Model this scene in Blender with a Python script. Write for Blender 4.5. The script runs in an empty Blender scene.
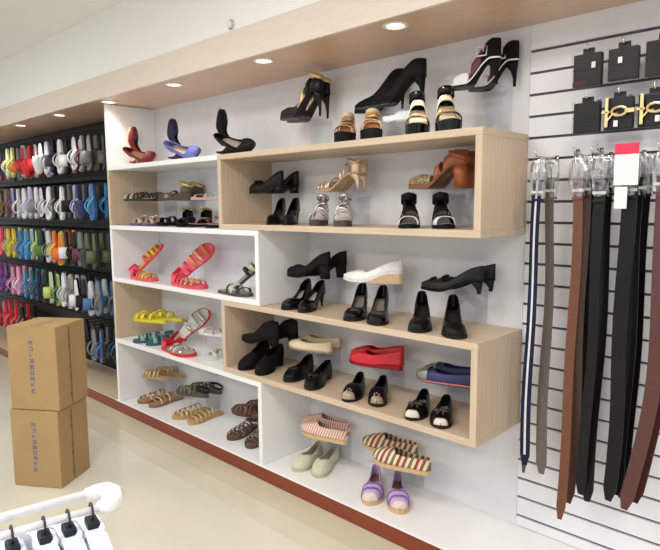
import bpy, bmesh, math, random
import numpy as np
from mathutils import Vector, Matrix
random.seed(7)
S = bpy.context.scene
COL = S.collection
PI = math.pi

# ------------------------------------------------------------------ camera
F_PX, YAW, PITCH, ROLL, DIST, HGT = 591.876, .7585, .1161, -.0069, 2.0917, 1.324
_c, _s = math.cos(YAW), math.sin(YAW)
_fw = np.array([-_s, _c, 0]); _rt = np.array([_c, _s, 0]); _up = np.array([0, 0, 1.])
_cp, _sp = math.cos(PITCH), math.sin(PITCH)
_f2 = _fw*_cp - _up*_sp; _u2 = _up*_cp + _fw*_sp
_cr, _sr = math.cos(ROLL), math.sin(ROLL)
_r3 = _rt*_cr + _u2*_sr; _u3 = _u2*_cr - _rt*_sr
CAM = np.array([0, -DIST, HGT])
cd = bpy.data.cameras.new('camera'); cam = bpy.data.objects.new('camera', cd); COL.objects.link(cam)
cd.sensor_fit = 'HORIZONTAL'; cd.sensor_width = 36; cd.lens = F_PX/660*36; cd.clip_start = .02
cam.matrix_world = Matrix(((_r3[0], _u3[0], -_f2[0], CAM[0]), (_r3[1], _u3[1], -_f2[1], CAM[1]), (_r3[2], _u3[2], -_f2[2], CAM[2]), (0, 0, 0, 1)))
S.camera = cam

def _ray(u, v): return _f2 + _r3*(u-330)/F_PX + _u3*(275-v)/F_PX
def hY(u, v, Y):                                  # photo pixel -> point on the plane y = Y
    d = _ray(u, v); return CAM + d*(Y+DIST)/d[1]
def hZ(u, v, Z):                                  # photo pixel -> point on the level z = Z
    d = _ray(u, v); return CAM + d*(Z-HGT)/d[2]

# ------------------------------------------------------------------ world, lights, exposure
w = bpy.data.worlds.new('world'); S.world = w; w.use_nodes = True
w.node_tree.nodes['Background'].inputs[0].default_value = (.93, .96, 1, 1)
w.node_tree.nodes['Background'].inputs[1].default_value = .75
S.view_settings.view_transform = 'Standard'; S.view_settings.look = 'None'
S.view_settings.exposure = .25; S.view_settings.gamma = 1; S.view_settings.use_curve_mapping = False
def area(name, loc, sx, sy, power, col):
    l = bpy.data.lights.new(name, 'AREA'); l.shape = 'RECTANGLE'; l.size = sx; l.size_y = sy; l.energy = power; l.color = col
    o = bpy.data.objects.new(name, l); COL.objects.link(o); o.location = loc
    return o
for i, (lx, ly) in enumerate([(-4.2, -1.9), (-1.6, -1.9), (1.0, -1.9), (-4.2, -3.8), (-1.6, -3.8), (1.0, -3.8)]):
    area('ceiling_panel_light', (lx, ly, 2.40), 1.2, .6, 26 if lx > -4 else 15, (1, .98, .95))

# ------------------------------------------------------------------ materials
def lin(c): return tuple(((x/255)/12.92 if x/255 <= .04045 else ((x/255+.055)/1.055)**2.4) for x in c)
MATS = {}
def M(col, rough=.45, metal=0., kind='plain', coat=0., var=.06, scale=60):
    key = (tuple(col), rough, metal, kind, coat, var, scale)
    if key in MATS: return MATS[key]
    m = bpy.data.materials.new('%s_%d_%d_%d' % ((kind,)+tuple(int(x) for x in col))); m.use_nodes = True
    nt = m.node_tree; b = nt.nodes['Principled BSDF']; N = nt.nodes.new; L = nt.links.new
    b.inputs['Roughness'].default_value = rough; b.inputs['Metallic'].default_value = metal; b.inputs['Coat Weight'].default_value = coat
    b.inputs['Coat Roughness'].default_value = .08
    c = lin(col)
    if max(c) < .05 and metal < .3: b.inputs['Specular IOR Level'].default_value = .22   # dark dyed leather has little surface sheen
    tc = N('ShaderNodeTexCoord'); mp = N('ShaderNodeMapping'); L(tc.outputs['Object'], mp.inputs[0])
    nz = N('ShaderNodeTexNoise'); L(mp.outputs[0], nz.inputs[0]); nz.inputs['Scale'].default_value = scale; nz.inputs['Detail'].default_value = 4
    rp = N('ShaderNodeValToRGB'); L(nz.outputs['Fac'], rp.inputs[0])
    rp.color_ramp.elements[0].position = .3; rp.color_ramp.elements[1].position = .7
    rp.color_ramp.elements[0].color = tuple(x*(1-var*1.5) for x in c)+(1,); rp.color_ramp.elements[1].color = tuple(min(1, x*(1+var)) for x in c)+(1,)
    if kind == 'wood':
        mp.inputs['Scale'].default_value = (.7, 9, 16); nz.inputs['Scale'].default_value = 9; nz.inputs['Detail'].default_value = 8
    if kind == 'woodv':
        mp.inputs['Scale'].default_value = (16, 9, .7); nz.inputs['Scale'].default_value = 9; nz.inputs['Detail'].default_value = 8
    if kind == 'snake':
        vo = N('ShaderNodeTexVoronoi'); vo.inputs['Scale'].default_value = 130; L(mp.outputs[0], vo.inputs[0]); L(vo.outputs['Distance'], rp.inputs[0])
        rp.color_ramp.elements[0].position = .1; rp.color_ramp.elements[1].position = .6; rp.color_ramp.elements[1].color = tuple(x*.25 for x in c)+(1,)
    L(rp.outputs[0], b.inputs['Base Color'])
    if kind in ('leather', 'fabric', 'carton', 'snake', 'rope'):
        bp = N('ShaderNodeBump'); bp.inputs['Strength'].default_value = .25 if kind != 'rope' else .7; bp.inputs['Distance'].default_value = .002
        n2 = N('ShaderNodeTexNoise'); n2.inputs['Scale'].default_value = {'leather': 350, 'fabric': 600, 'carton': 90, 'snake': 300, 'rope': 250}[kind]
        L(mp.outputs[0], n2.inputs[0]); L(n2.outputs['Fac'], bp.inputs['Height']); L(bp.outputs[0], b.inputs['Normal'])
    MATS[key] = m; return m
def stripes(name, cols, scale, rough=.8):         # woven stripes running across the shoe (object x axis)
    if name in MATS: return MATS[name]
    m = bpy.data.materials.new(name); m.use_nodes = True; nt = m.node_tree; b = nt.nodes['Principled BSDF']; N = nt.nodes.new; L = nt.links.new
    tc = N('ShaderNodeTexCoord'); sp = N('ShaderNodeSeparateXYZ'); L(tc.outputs['Object'], sp.inputs[0])
    ad = N('ShaderNodeMath'); ad.operation = 'MULTIPLY_ADD'; ad.inputs[1].default_value = .35; L(sp.outputs['Z'], ad.inputs[0]); L(sp.outputs['X'], ad.inputs[2])
    mu = N('ShaderNodeMath'); mu.operation = 'MULTIPLY'; mu.inputs[1].default_value = scale; L(ad.outputs[0], mu.inputs[0])
    fr = N('ShaderNodeMath'); fr.operation = 'FRACT'; L(mu.outputs[0], fr.inputs[0])
    rp = N('ShaderNodeValToRGB'); rp.color_ramp.interpolation = 'CONSTANT'; L(fr.outputs[0], rp.inputs[0])
    n = len(cols)
    while len(rp.color_ramp.elements) < n: rp.color_ramp.elements.new(.5)
    for i, c in enumerate(cols):
        rp.color_ramp.elements[i].position = i/n; rp.color_ramp.elements[i].color = lin(c)+(1,)
    L(rp.outputs[0], b.inputs['Base Color']); b.inputs['Roughness'].default_value = rough
    MATS[name] = m; return m
def clear(name, tint, gloss, rough=.05, fac=None):
    if name in MATS: return MATS[name]
    m = bpy.data.materials.new(name); m.use_nodes = True; nt = m.node_tree; nt.nodes.remove(nt.nodes['Principled BSDF']); N = nt.nodes.new; L = nt.links.new
    t = N('ShaderNodeBsdfTransparent'); t.inputs[0].default_value = tint+(1,)
    g = N('ShaderNodeBsdfGlossy'); g.inputs['Roughness'].default_value = rough
    mx = N('ShaderNodeMixShader')
    if fac is None: mx.inputs[0].default_value = gloss
    else:
        ns = N('ShaderNodeTexNoise'); ns.inputs['Scale'].default_value = 55; ns.inputs['Detail'].default_value = 3; tc = N('ShaderNodeTexCoord'); L(tc.outputs['Object'], ns.inputs[0])
        rp = N('ShaderNodeMapRange'); rp.inputs[1].default_value = .35; rp.inputs[2].default_value = .7; rp.inputs[3].default_value = fac*.3; rp.inputs[4].default_value = fac*1.6
        L(ns.outputs['Fac'], rp.inputs[0]); L(rp.outputs[0], mx.inputs[0])
    L(t.outputs[0], mx.inputs[1]); L(g.outputs[0], mx.inputs[2]); L(mx.outputs[0], nt.nodes['Material Output'].inputs[0])
    MATS[name] = m; return m
def glow(col, st):
    m = bpy.data.materials.new('lamp_glow'); m.use_nodes = True; b = m.node_tree.nodes['Principled BSDF']
    b.inputs['Emission Color'].default_value = lin(col)+(1,); b.inputs['Emission Strength'].default_value = st
    return m

WOOD = M((206, 184, 159), .42, kind='wood', var=.07)
WOODV = M((206, 184, 159), .42, kind='woodv', var=.07)
WHITE = M((240, 240, 240), .35, var=.01, scale=8)
BACKW = M((226, 227, 231), .6, var=.02, scale=14)
ACRYL = clear('clear_acrylic', (.965, .975, .98), .07)
PLAST = clear('crinkled_clear_plastic', (.93, .94, .95), .1, .2, .3)
CHROME = M((205, 205, 208), .2, 1.)
DARKM = M((38, 38, 42), .4, .6)

# ------------------------------------------------------------------ mesh helpers
def mesh(name, V, Fc, mat, smooth=False, merge=False):
    me = bpy.data.meshes.new(name)
    me.from_pydata([tuple(map(float, v)) for v in V], [], Fc)
    bm = bmesh.new(); bm.from_mesh(me)
    if merge: bmesh.ops.remove_doubles(bm, verts=bm.verts, dist=1e-5)
    bmesh.ops.recalc_face_normals(bm, faces=bm.faces)
    bm.to_mesh(me); bm.free()
    if smooth:
        for p in me.polygons: p.use_smooth = True
    me.materials.append(mat); return me
def link(name, me, parent=None, loc=None, rot=None):
    o = bpy.data.objects.new(name, me); COL.objects.link(o)
    if parent: o.parent = parent
    if loc is not None: o.location = loc
    if rot is not None: o.rotation_euler = rot
    return o
def tag(o, label, cat=None, group=None, kind=None):
    if label: o['label'] = label
    if cat: o['category'] = cat
    if group: o['group'] = group
    if kind: o['kind'] = kind
    return o
def thing(name, label, cat, loc=(0, 0, 0), rotz=0, group=None):
    o = link(name, None, None, loc, (0, 0, rotz)); o.empty_display_size = .05
    return tag(o, label, cat, group)
class MB:
    def __init__(s): s.V = []; s.F = []
    def add(s, V, Fc):
        n = len(s.V); s.V += [tuple(v) for v in V]; s.F += [tuple(i+n for i in f) for f in Fc]; return s
    def box(s, x0, x1, y0, y1, z0, z1, b=0.):
        if b <= 0:
            V = [(x, y, z) for x in (x0, x1) for y in (y0, y1) for z in (z0, z1)]
            return s.add(V, [(0, 1, 3, 2), (4, 6, 7, 5), (0, 4, 5, 1), (2, 3, 7, 6), (0, 2, 6, 4), (1, 5, 7, 3)])
        bm = bmesh.new(); bmesh.ops.create_cube(bm, size=1)
        for v in bm.verts: v.co = Vector((x0+(v.co.x+.5)*(x1-x0), y0+(v.co.y+.5)*(y1-y0), z0+(v.co.z+.5)*(z1-z0)))
        bmesh.ops.bevel(bm, geom=bm.edges[:], offset=b, segments=2, affect='EDGES', profile=.6)
        bm.verts.index_update(); s.add([v.co[:] for v in bm.verts], [[v.index for v in f.verts] for f in bm.faces]); bm.free(); return s
    def tube(s, pts, r, n=8, closed=False):
        pts = [Vector(p) for p in pts]; R = r if isinstance(r, (list, tuple)) else [r]*len(pts); base = len(s.V); m = len(pts)
        ref = Vector((.13, .37, .92))
        for i, p in enumerate(pts):
            a = pts[(i-1) % m] if (closed or i > 0) else p; b = pts[(i+1) % m] if (closed or i < m-1) else p
            d = (b-a).normalized(); u = d.cross(ref)
            if u.length < .1: u = d.cross(Vector((1, 0, 0)))
            u.normalize(); v = d.cross(u)
            s.V += [tuple(p+(u*math.cos(2*PI*k/n)+v*math.sin(2*PI*k/n))*R[i]) for k in range(n)]
        for i in range(m if closed else m-1):
            for k in range(n):
                a = base+i*n+k; b = base+i*n+(k+1) % n; c = base+((i+1) % m)*n+(k+1) % n; d = base+((i+1) % m)*n+k
                s.F.append((a, b, c, d))
        if not closed: s.F.append(tuple(base+k for k in range(n))[::-1]); s.F.append(tuple(base+(m-1)*n+k for k in range(n)))
        return s
    def ball(s, c, rx, ry=None, rz=None, n=8, m=6):
        ry = ry or rx; rz = rz or rx; base = len(s.V); c = Vector(c)
        for i in range(1, m):
            a = PI*i/m
            s.V += [(c.x+rx*math.sin(a)*math.cos(2*PI*k/n), c.y+ry*math.sin(a)*math.sin(2*PI*k/n), c.z+rz*math.cos(a)) for k in range(n)]
        t = len(s.V); s.V += [(c.x, c.y, c.z+rz), (c.x, c.y, c.z-rz)]
        for i in range(m-2):
            for k in range(n): s.F.append((base+i*n+k, base+i*n+(k+1) % n, base+(i+1)*n+(k+1) % n, base+(i+1)*n+k))
        for k in range(n):
            s.F.append((t, base+(k+1) % n, base+k)); s.F.append((t+1, base+(m-2)*n+k, base+(m-2)*n+(k+1) % n))
        return s
    def mesh(s, name, mat, smooth=False): return mesh(name, s.V, s.F, mat, smooth)
    def build(s, name, mat, parent=None, smooth=False, loc=None, rot=None): return link(name, s.mesh(name, mat, smooth), parent, loc, rot)
def solid(o, th, off=-1):
    m = o.modifiers.new('thickness', 'SOLIDIFY'); m.thickness = th; m.offset = off; return o

# ------------------------------------------------------------------ the setting
XA, XB, XC, XR = -3.579, -2.427, -2.1266, -.984          # unit ends and dividers
Z1, Z2, Z3, Z4, Z5 = 1.5775, 1.2138, .8583, .49, .0752   # board levels (top of platform = Z5)
DEP, T, SOF = .33, .026, 1.963
FY, FZ = -.435, 2.085                                    # front and top of the soffit's fascia
FLOOR = M((211, 207, 192), .16, var=.05, scale=1.3)
fl = tag(MB().box(-8, 3, -7, .3, -.1, 0).build('floor', FLOOR), 'pale beige polished floor with darker bands along the platform', kind='structure')
MB().box(-8, 3, -.47, -DEP-.001, 0, .0008).build('darker_band', M((198, 189, 165), .2, var=.05, scale=2), fl)  # two thin bands, darker than the floor, running along the platform
MB().box(-8, 3, -.59, -.4705, 0, .0007).build('darker_band', M((205, 198, 179), .18, var=.05, scale=2), fl)
tag(MB().box(-8, 3, .014, .2, 0, 2.5).build('wall_back', BACKW), 'white back wall behind the shoe shelves', kind='structure')
tag(MB().box(XA+.0, XR-.001, 0, .014, Z5, SOF).build('wall_back_panel', BACKW), 'white back panel of the shoe display', kind='structure')
CEIL = M((238, 236, 233), .7, var=.01, scale=5)
tag(MB().box(-8, 3, -7, FY, 2.42, 2.55).build('ceiling', CEIL), 'white shop ceiling', kind='structure')
tag(MB().box(-8, 3, FY, .2, FZ, 2.55).build('ceiling_drop', CEIL), 'white boxed ceiling drop above the shelves', kind='structure')
SOFM = M((205, 172, 146), .32, kind='wood', var=.06)
LAMPX = [-1.328+.718*k for k in range(-7, 3)]
LY = -.345
bm = bmesh.new()                                         # soffit board with round holes for the lamps
NS = 20
xs = [-8]+[(LAMPX[i]+LAMPX[i+1])/2 for i in range(len(LAMPX)-1)]+[3]
for i, lx in enumerate(LAMPX):
    ring = [bm.verts.new((lx+.034*math.cos(2*PI*k/NS), LY+.034*math.sin(2*PI*k/NS), SOF)) for k in range(NS)]
    def outp(a):
        dx, dy = math.cos(a), math.sin(a); ts = []
        ts.append((xs[i+1]-lx)/dx if dx > 1e-6 else ((xs[i]-lx)/dx if dx < -1e-6 else 1e9))
        ts.append((.014-LY)/dy if dy > 1e-6 else ((FY+.015-LY)/dy if dy < -1e-6 else 1e9))
        t = min(ts); return (lx+dx*t, LY+dy*t, SOF)
    angs = [2*PI*k/NS for k in range(NS)]; out = [bm.verts.new(outp(a)) for a in angs]
    for k in range(NS): bm.faces.new((ring[k], ring[(k+1) % NS], out[(k+1) % NS], out[k]))
    for cx, cy in ((xs[i+1], .014), (xs[i], .014), (xs[i], FY+.015), (xs[i+1], FY+.015)):
        ca = math.atan2(cy-LY, cx-lx) % (2*PI); k = int(ca/(2*PI/NS)) % NS
        c = bm.verts.new((cx, cy, SOF)); bm.faces.new((out[k], out[(k+1) % NS], c))
me = bpy.data.meshes.new('soffit'); bmesh.ops.recalc_face_normals(bm, faces=bm.faces); bm.to_mesh(me); bm.free(); me.materials.append(SOFM)
so = tag(link('ceiling_soffit', me), 'tan wood-look soffit with recessed lamps over the shelves', kind='structure')
solid(so, .012, 0); 
FASC = M((222, 208, 194), .4, kind='wood', var=.03)
tag(MB().box(-8, 3, FY, FY+.0149, SOF-.008, FZ).build('trim_1', FASC), 'pale tan fascia strip along the edge of the soffit', kind='structure')
# recessed lamps
LG = glow((255, 240, 215), 9)
ringm = MB(); 
prof = [(.033, 0.004), (.046, 0.0), (.046, -.004), (.040, -.006), (.033, -.004)]
for k in range(20):
    a0, a1 = 2*PI*k/20, 2*PI*(k+1)/20
    for q in range(5):
        (r0, h0), (r1, h1) = prof[q], prof[(q+1) % 5]
        ringm.add([(r0*math.cos(a0), r0*math.sin(a0), h0), (r0*math.cos(a1), r0*math.sin(a1), h0), (r1*math.cos(a1), r1*math.sin(a1), h1), (r1*math.cos(a0), r1*math.sin(a0), h1)], [(0, 1, 2, 3)])
ringme = mesh('lamp_ring', ringm.V, ringm.F, M((235, 232, 226), .3), True, True)
lens = MB().add([(.0335*math.cos(2*PI*k/20), .0335*math.sin(2*PI*k/20), .012) for k in range(20)]+[(.0335*math.cos(2*PI*k/20), .0335*math.sin(2*PI*k/20), .022) for k in range(20)],
    [tuple(range(20)), tuple(range(39, 19, -1))]+[(k, (k+1) % 20, 20+(k+1) % 20, 20+k) for k in range(20)]).mesh('lens', LG)
for k, lx in enumerate(LAMPX):
    if lx > .4: continue
    r = thing('recessed_lamp', 'small round lit lamp recessed in the tan soffit', 'lamp', (lx, LY, SOF-.006), 0, 'recessed lamps in the soffit')
    link('ring', ringme, r); link('lens', lens, r)
    sl = bpy.data.lights.new('recessed_lamp_light', 'SPOT'); sl.energy = 5; sl.spot_size = 1.9; sl.spot_blend = .6; sl.shadow_soft_size = .035; sl.color = (1, .96, .9)
    s_ = link('recessed_lamp_light', sl, None, (lx, LY, SOF-.015))
# round sensor on the ceiling drop
p = hY(232, 25, FY)
r = thing('ceiling_sensor', 'small round white ceiling sensor on the boxed drop above the fascia', 'sensor', (p[0], FY, p[2]))
MB().tube([(0, 0, 0), (0, -.006, 0), (0, -.006, 0), (0, -.018, 0), (0, -.022, 0)], [.022, .022, .016, .015, .010], 16).build('housing', M((225, 225, 225), .4), r)
MB().tube([(.019*math.cos(2*PI*k/16), -.0075, .019*math.sin(2*PI*k/16)) for k in range(16)], .003, 6, True).build('rim', M((180, 178, 176), .4), r, True)

# slatted wall on the right: every slat its own piece
PIT = .076; ZS = 1.8664
wr = tag(MB().box(XR, 1.6, .010, .014, Z5, SOF).build('wall_right', M((84, 80, 94), .5)), 'white slatted display wall with dark grooves', kind='structure')
slat = MB().box(XR, 1.6, 0, .010, .0048, PIT-.0048).mesh('slat', M((236, 236, 240), .38, var=.015, scale=9))
for i in range(23): link('slat', slat, wr, (0, 0, ZS-(i+1)*PIT))
MB().box(XR, 1.6, 0, .010, ZS+.0055, SOF-.001).build('slat', slat.materials[0], wr)
MB().box(XR, 1.6, 0, .010, Z5+.001, ZS-23*PIT-.0055).build('slat', slat.materials[0], wr)
# black slatted wall on the left
wl = tag(MB().box(-8, XA-T-.001, .008, .0135, Z5, SOF).build('wall_left', M((18, 18, 19), .6)), 'black slatted wall hung with slippers', kind='structure')
slb = MB().box(-8, XA-T-.001, -.004, .008, .006, .0925).mesh('slat', M((30, 29, 29), .5, var=.15, scale=12))
for i in range(18): link('slat', slb, wl, (0, 0, .27+i*.0925))

# platform under everything
pf = thing('platform', 'low platform with white top and red-brown front board under the shelves', 'platform', (-2.5, -.2, 0))
def PB(x0, x1, y0, y1, z0, z1, name, mat, par, off, b=.0015):
    return MB().box(x0-off[0], x1-off[0], y0-off[1], y1-off[1], z0-off[2], z1-off[2], b).build(name, mat, par)
po = (-2.5, -.2, 0)
PB(XA-T, 1.6, -DEP-.004, 0, Z5-.006, Z5, 'top_board', WHITE, pf, po)
PB(-8, XA-T-.001, -DEP-.004, -.006, Z5-.006, Z5, 'top_board', M((205, 186, 160), .4, kind='wood', var=.06), pf, po)
PB(-8, 1.6, -DEP, -DEP+.018, .001, Z5-.0062, 'kick_board', M((132, 58, 36), .35, kind='wood', var=.12), pf, po)

# shelf boxes
def shelf_box(name, label, x0, x1, z0, z1, mh, mv, parts):
    off = ((x0+x1)/2, -DEP/2, z0); r = thing(name, label, 'shelf', off)
    g = .0006
    if 't' in parts: PB(x0, x1, -DEP, -.0005, z1-T, z1-g, 'top_board', mh, r, off)
    if 'b' in parts: PB(x0, x1, -DEP, -.0005, z0+g, z0+T, 'bottom_board', mh, r, off)
    zl = z0+(T if 'b' in parts else g); zh = z1-(T if 't' in parts else g)
    if 'l' in parts: PB(x0, x0+T, -DEP, -.0005, zl, zh, 'side_panel', mv, r, off)
    if 'r' in parts: PB(x1-T, x1, -DEP, -.0005, zl, zh, 'side_panel', mv, r, off)
    return r
shelf_box('wooden_display_box', 'upper light wood display box holding gold and silver heels', XB, XR, Z2, Z1, WOOD, WOODV, 'tblr')
shelf_box('wooden_display_box', 'lower light wood display box holding the red flats', XB, XR, Z4, Z3, WOOD, WOODV, 'tblr')
shelf_box('white_display_box', 'white display box holding tilted orange and pink sandals', XA, XC, Z3, Z2, WHITE, WHITE, 'tblr')
shelf_box('white_display_box', 'white bottom display box holding brown strappy sandals, standing on the platform', XA, XC, Z5, Z4, WHITE, WHITE, 'tlr')
shelf_box('wall_shelf', 'white top shelf and end panel carrying red, blue and black upended heels', XA, XB-.001, Z1-T, SOF-.008, WHITE, WHITE, 'bl')
shelf_box('wooden_end_panel', 'light wood end panel beside dark embellished sandals under the white top shelf', XA, XB, Z2, Z1-T, WOOD, WOODV, 'l')
shelf_box('wooden_end_panel', 'light wood end panel beside the yellow sandal', XA, XB, Z4, Z3, WOOD, WOODV, 'l')

# ------------------------------------------------------------------ shoes
def itp(pts, t):
    for (a, u), (b, v) in zip(pts, pts[1:]):
        if t <= b: return u+(v-u)*((t-a)/(b-a) if b > a else 0)
    return pts[-1][1]
def sst(a, b, t):
    t = max(0, min(1, (t-a)/(b-a))); return t*t*(3-2*t)
OUT = {'round': [(0, 0), (.008, .22), (.03, .42), (.07, .52), (.13, .57), (.22, .61), (.38, .70), (.55, .89), (.68, 1), (.80, .97), (.89, .82), (.95, .60), (.985, .33), (1, 0)],
       'point': [(0, 0), (.008, .22), (.03, .42), (.07, .50), (.13, .56), (.22, .60), (.38, .68), (.55, .84), (.66, .95), (.76, .86), (.86, .60), (.94, .32), (.985, .14), (1, 0)],
       'square': [(0, 0), (.008, .22), (.03, .42), (.07, .52), (.13, .57), (.22, .61), (.38, .70), (.55, .89), (.68, 1), (.82, .96), (.92, .84), (.97, .72), (.992, .5), (1, 0)]}
TS = [0, .008, .02, .04, .07, .10, .14, .18, .23, .28, .33, .38, .43, .48, .53, .58, .63, .68, .73, .78, .83, .87, .91, .94, .965, .985, .995, 1]
HP = {'pump': [(0, .066), (.10, .060), (.22, .048), (.36, .038), (.5, .033), (.64, .039), (.75, .041), (.9, .031), (1, .015)],
      'boot': [(0, .105), (.2, .112), (.36, .105), (.50, .074), (.64, .052), (.78, .044), (.9, .034), (1, .016)],
      'flat': [(0, .056), (.12, .052), (.3, .042), (.5, .038), (.64, .043), (.75, .042), (.9, .030), (1, .014)],
      'shootie': [(0, .066), (.12, .07), (.28, .066), (.42, .064), (.55, .062), (.66, .052), (.78, .044), (.9, .034), (1, .016)],
      'loafer': [(0, .06), (.15, .062), (.35, .056), (.5, .062), (.62, .06), (.75, .05), (.9, .036), (1, .018)]}
class Last:                                        # the foot form one shoe is built on; toe along +x, ground at z = 0
    def __init__(s, L=.25, W=.084, heel=.0, plat=.008, toe='round', side=1):
        s.L, s.W, s.heel, s.plat, s.toe, s.side = L, W, heel, plat, toe, side
    def x(s, t): return (t-.5)*s.L
    def w(s, t): return s.W/2*itp(OUT[s.toe], t)
    def cy(s, t): return s.side*.007*math.sin(PI*min(1, max(0, t)))*(1 if t > .3 else .6)-s.side*.006*t
    def zs(s, t): return s.plat+s.heel*(1-sst(.16, .64, t))+.006*max(0, (t-.8)/.2)**2
def sole_mesh(l, mat, bottom, grow=1.04, top=0.):
    V, Fc = [], []
    for t in TS:
        x = l.x(t) if 0 < t < 1 else l.x(t)+(-.0008 if t == 0 else .0008); w = max(l.w(t)*grow, .002); c = l.cy(t); zt = l.zs(t)+top; zb = bottom(t)
        V += [(x, c+w, zt), (x, c-w, zt), (x, c-w*.97, zb), (x, c+w*.97, zb)]
    for i in range(len(TS)-1):
        for k in range(4): Fc.append((4*i+k, 4*i+(k+1) % 4, 4*i+4+(k+1) % 4, 4*i+4+k))
    Fc += [(0, 1, 2, 3), tuple(4*(len(TS)-1)+k for k in (3, 2, 1, 0))]
    return mesh('sole', V, Fc, mat)
def upper_mesh(l, mat, prof, throat=.68, open_a=62, t0=0., t1=1., hs=1., fall=.2, n=7):
    V, Fc = [], []; ts = [t for t in TS if t0 < t < t1]; ts = [t0]+ts+[t1]
    for t in ts:
        w, h, z0, c, x = l.w(t), itp(HP[prof], t)*hs, l.zs(t), l.cy(t), l.x(t)
        a = math.radians(open_a+(90-open_a)*(sst(throat-fall, throat, t)**1.6))
        for sg in (1, -1):
            for j in range(n+1):
                q = a*j/n
                yy = max(0, math.cos(q))**.55 if q < PI/2-1e-4 else 0
                V.append((x, c+sg*w*yy, z0+h*math.sin(q)**.95 if j else z0))
    m = 2*(n+1)
    for i in range(len(ts)-1):
        for b in (0, n+1):
            for j in range(n):
                k = i*m+b+j; Fc.append((k, k+1, k+1+m, k+m))
    return mesh('upper', V, Fc, mat, True, True)
def strap_mesh(l, mat, t, wid, h, skew=0., dz=0.):
    V, Fc = [], []; n = 12
    for k in range(n+1):
        q = PI*k/n; tt = t+skew*math.cos(q)
        for sg in (-1, 1):
            t2 = max(.02, min(.985, tt+sg*wid/2/l.L)); w = l.w(t2)*1.0
            V.append((l.x(t2), l.cy(t2)+w*(abs(math.cos(q))**.7)*(1 if math.cos(q) > 0 else -1), l.zs(t2)+dz+h*math.sin(q)**.85))
    for k in range(n): Fc.append((2*k, 2*k+1, 2*k+3, 2*k+2))
    return mesh('strap', V, Fc, mat, True)
def thong_mesh(l, mat, tp=.80, tb=.42, h=.035, wid=.012):
    mb = MB()
    for sg in (1, -1):
        V, Fc = [], []; n = 8
        for k in range(n+1):
            q = k/n; t = tp+(tb-tp)*q; y = l.cy(t)+sg*l.w(t)*(q**.8); z = l.zs(t)+h*math.sin(PI*(.12+.88*q))**.8*(1 if q > 0 else .6)
            z = max(z, l.zs(t)+.002)
            ww = wid*(.6+.6*q)
            V += [(l.x(t)-ww/2*.3, y-sg*ww/2, z), (l.x(t)+ww/2*.3, y+sg*ww/2, z-.002)]
        for k in range(n): Fc.append((2*k, 2*k+1, 2*k+3, 2*k+2))
        mb.add(V, Fc)
    mb.tube([(l.x(tp), l.cy(tp), l.zs(tp)), (l.x(tp), l.cy(tp), l.zs(tp)+h*.5)], .003, 6)
    return mesh('strap', mb.V, mb.F, mat, True)
def ankle_mesh(l, mat, zo=.07, wid=.011, r=.029):
    V, Fc = [], []; n = 18; cx = l.x(.13)
    for k in range(n):
        q = 2*PI*k/n
        for s in (-1, 1): V.append((cx+.004+r*1.15*math.cos(q), l.cy(.13)+r*.85*math.sin(q), l.zs(.1)+zo+s*wid/2+.012*math.cos(q)))
    for k in range(n): Fc.append((2*k, 2*k+1, (2*k+3) % (2*n), (2*k+2) % (2*n)))
    return mesh('ankle_strap', V, Fc, mat, True)
def heel_mesh(l, mat, kind):
    z1 = l.zs(.05)-.003
    P = {'stiletto': [(0, .030, .025), (.18, .021, .020), (.4, .0115, .012), (.7, .0065, .007), (1, .0052, .0055)],
         'kitten': [(0, .028, .025), (.3, .018, .018), (.7, .009, .010), (1, .008, .009)],
         'block': [(0, .031, .027), (.4, .027, .025), (1, .025, .024)],
         'flare': [(0, .031, .027), (.45, .023, .022), (1, .026, .026)]}[kind]
    V, Fc = [], []; n = 14
    for q, a, b in P:
        back = l.x(0)+.003+.006*q*(kind != 'block'); cx = back+a
        for k in range(n):
            an = 2*PI*k/n; x = cx+a*math.cos(an); z = z1*(1-q)
            if q == 0: z = l.zs(min(.3, max(0, x/l.L+.5)))-.0015
            V.append((x, l.cy(.1)+b*math.sin(an)*min(1, l.w(.12)/.026), z))
    for i in range(len(P)-1):
        for k in range(n): Fc.append((i*n+k, i*n+(k+1) % n, (i+1)*n+(k+1) % n, (i+1)*n+k))
    Fc += [tuple(range(n)), tuple((len(P)-1)*n+k for k in range(n))[::-1]]
    return mesh('heel', V, Fc, mat, True)
def bow_mb(l, t, h, s=.018):
    x, c, z = l.x(t), l.cy(t), l.zs(t)+h; mb = MB()
    for g in (1, -1): mb.ball((x, c+g*s*.75, z), s*.42, s*.8, s*.34, 8, 6)
    mb.ball((x, c, z+.001), s*.3, s*.3, s*.34, 8, 6)
    for g in (1, -1): mb.tube([(x, c, z), (x+s*.6, c+g*s*.45, z-.003), (x+s, c+g*s*.6, z-.008)], [s*.16, s*.22, s*.2], 6)
    return mb
def flower_mb(l, t, h, s=.018):
    x, c, z = l.x(t), l.cy(t), l.zs(t)+h; mb = MB()
    for k in range(6): mb.ball((x+s*.62*math.cos(k*PI/3), c+s*.62*math.sin(k*PI/3), z), s*.36, s*.36, s*.16, 7, 4)
    mb.ball((x, c, z+.003), s*.3, s*.3, s*.24, 7, 4); return mb
def gems_mb(l, t, h, n=9, s=.02):
    mb = MB(); rr = random.Random(int(t*1000))
    for k in range(n):
        a = 2.4*k; r = s*math.sqrt(k/n); mb.ball((l.x(t)+r*math.cos(a)*1.3, l.cy(t)+r*math.sin(a), l.zs(t)+h-.25*r), .0038, .0038, .003, 6, 4)
    return mb
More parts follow.
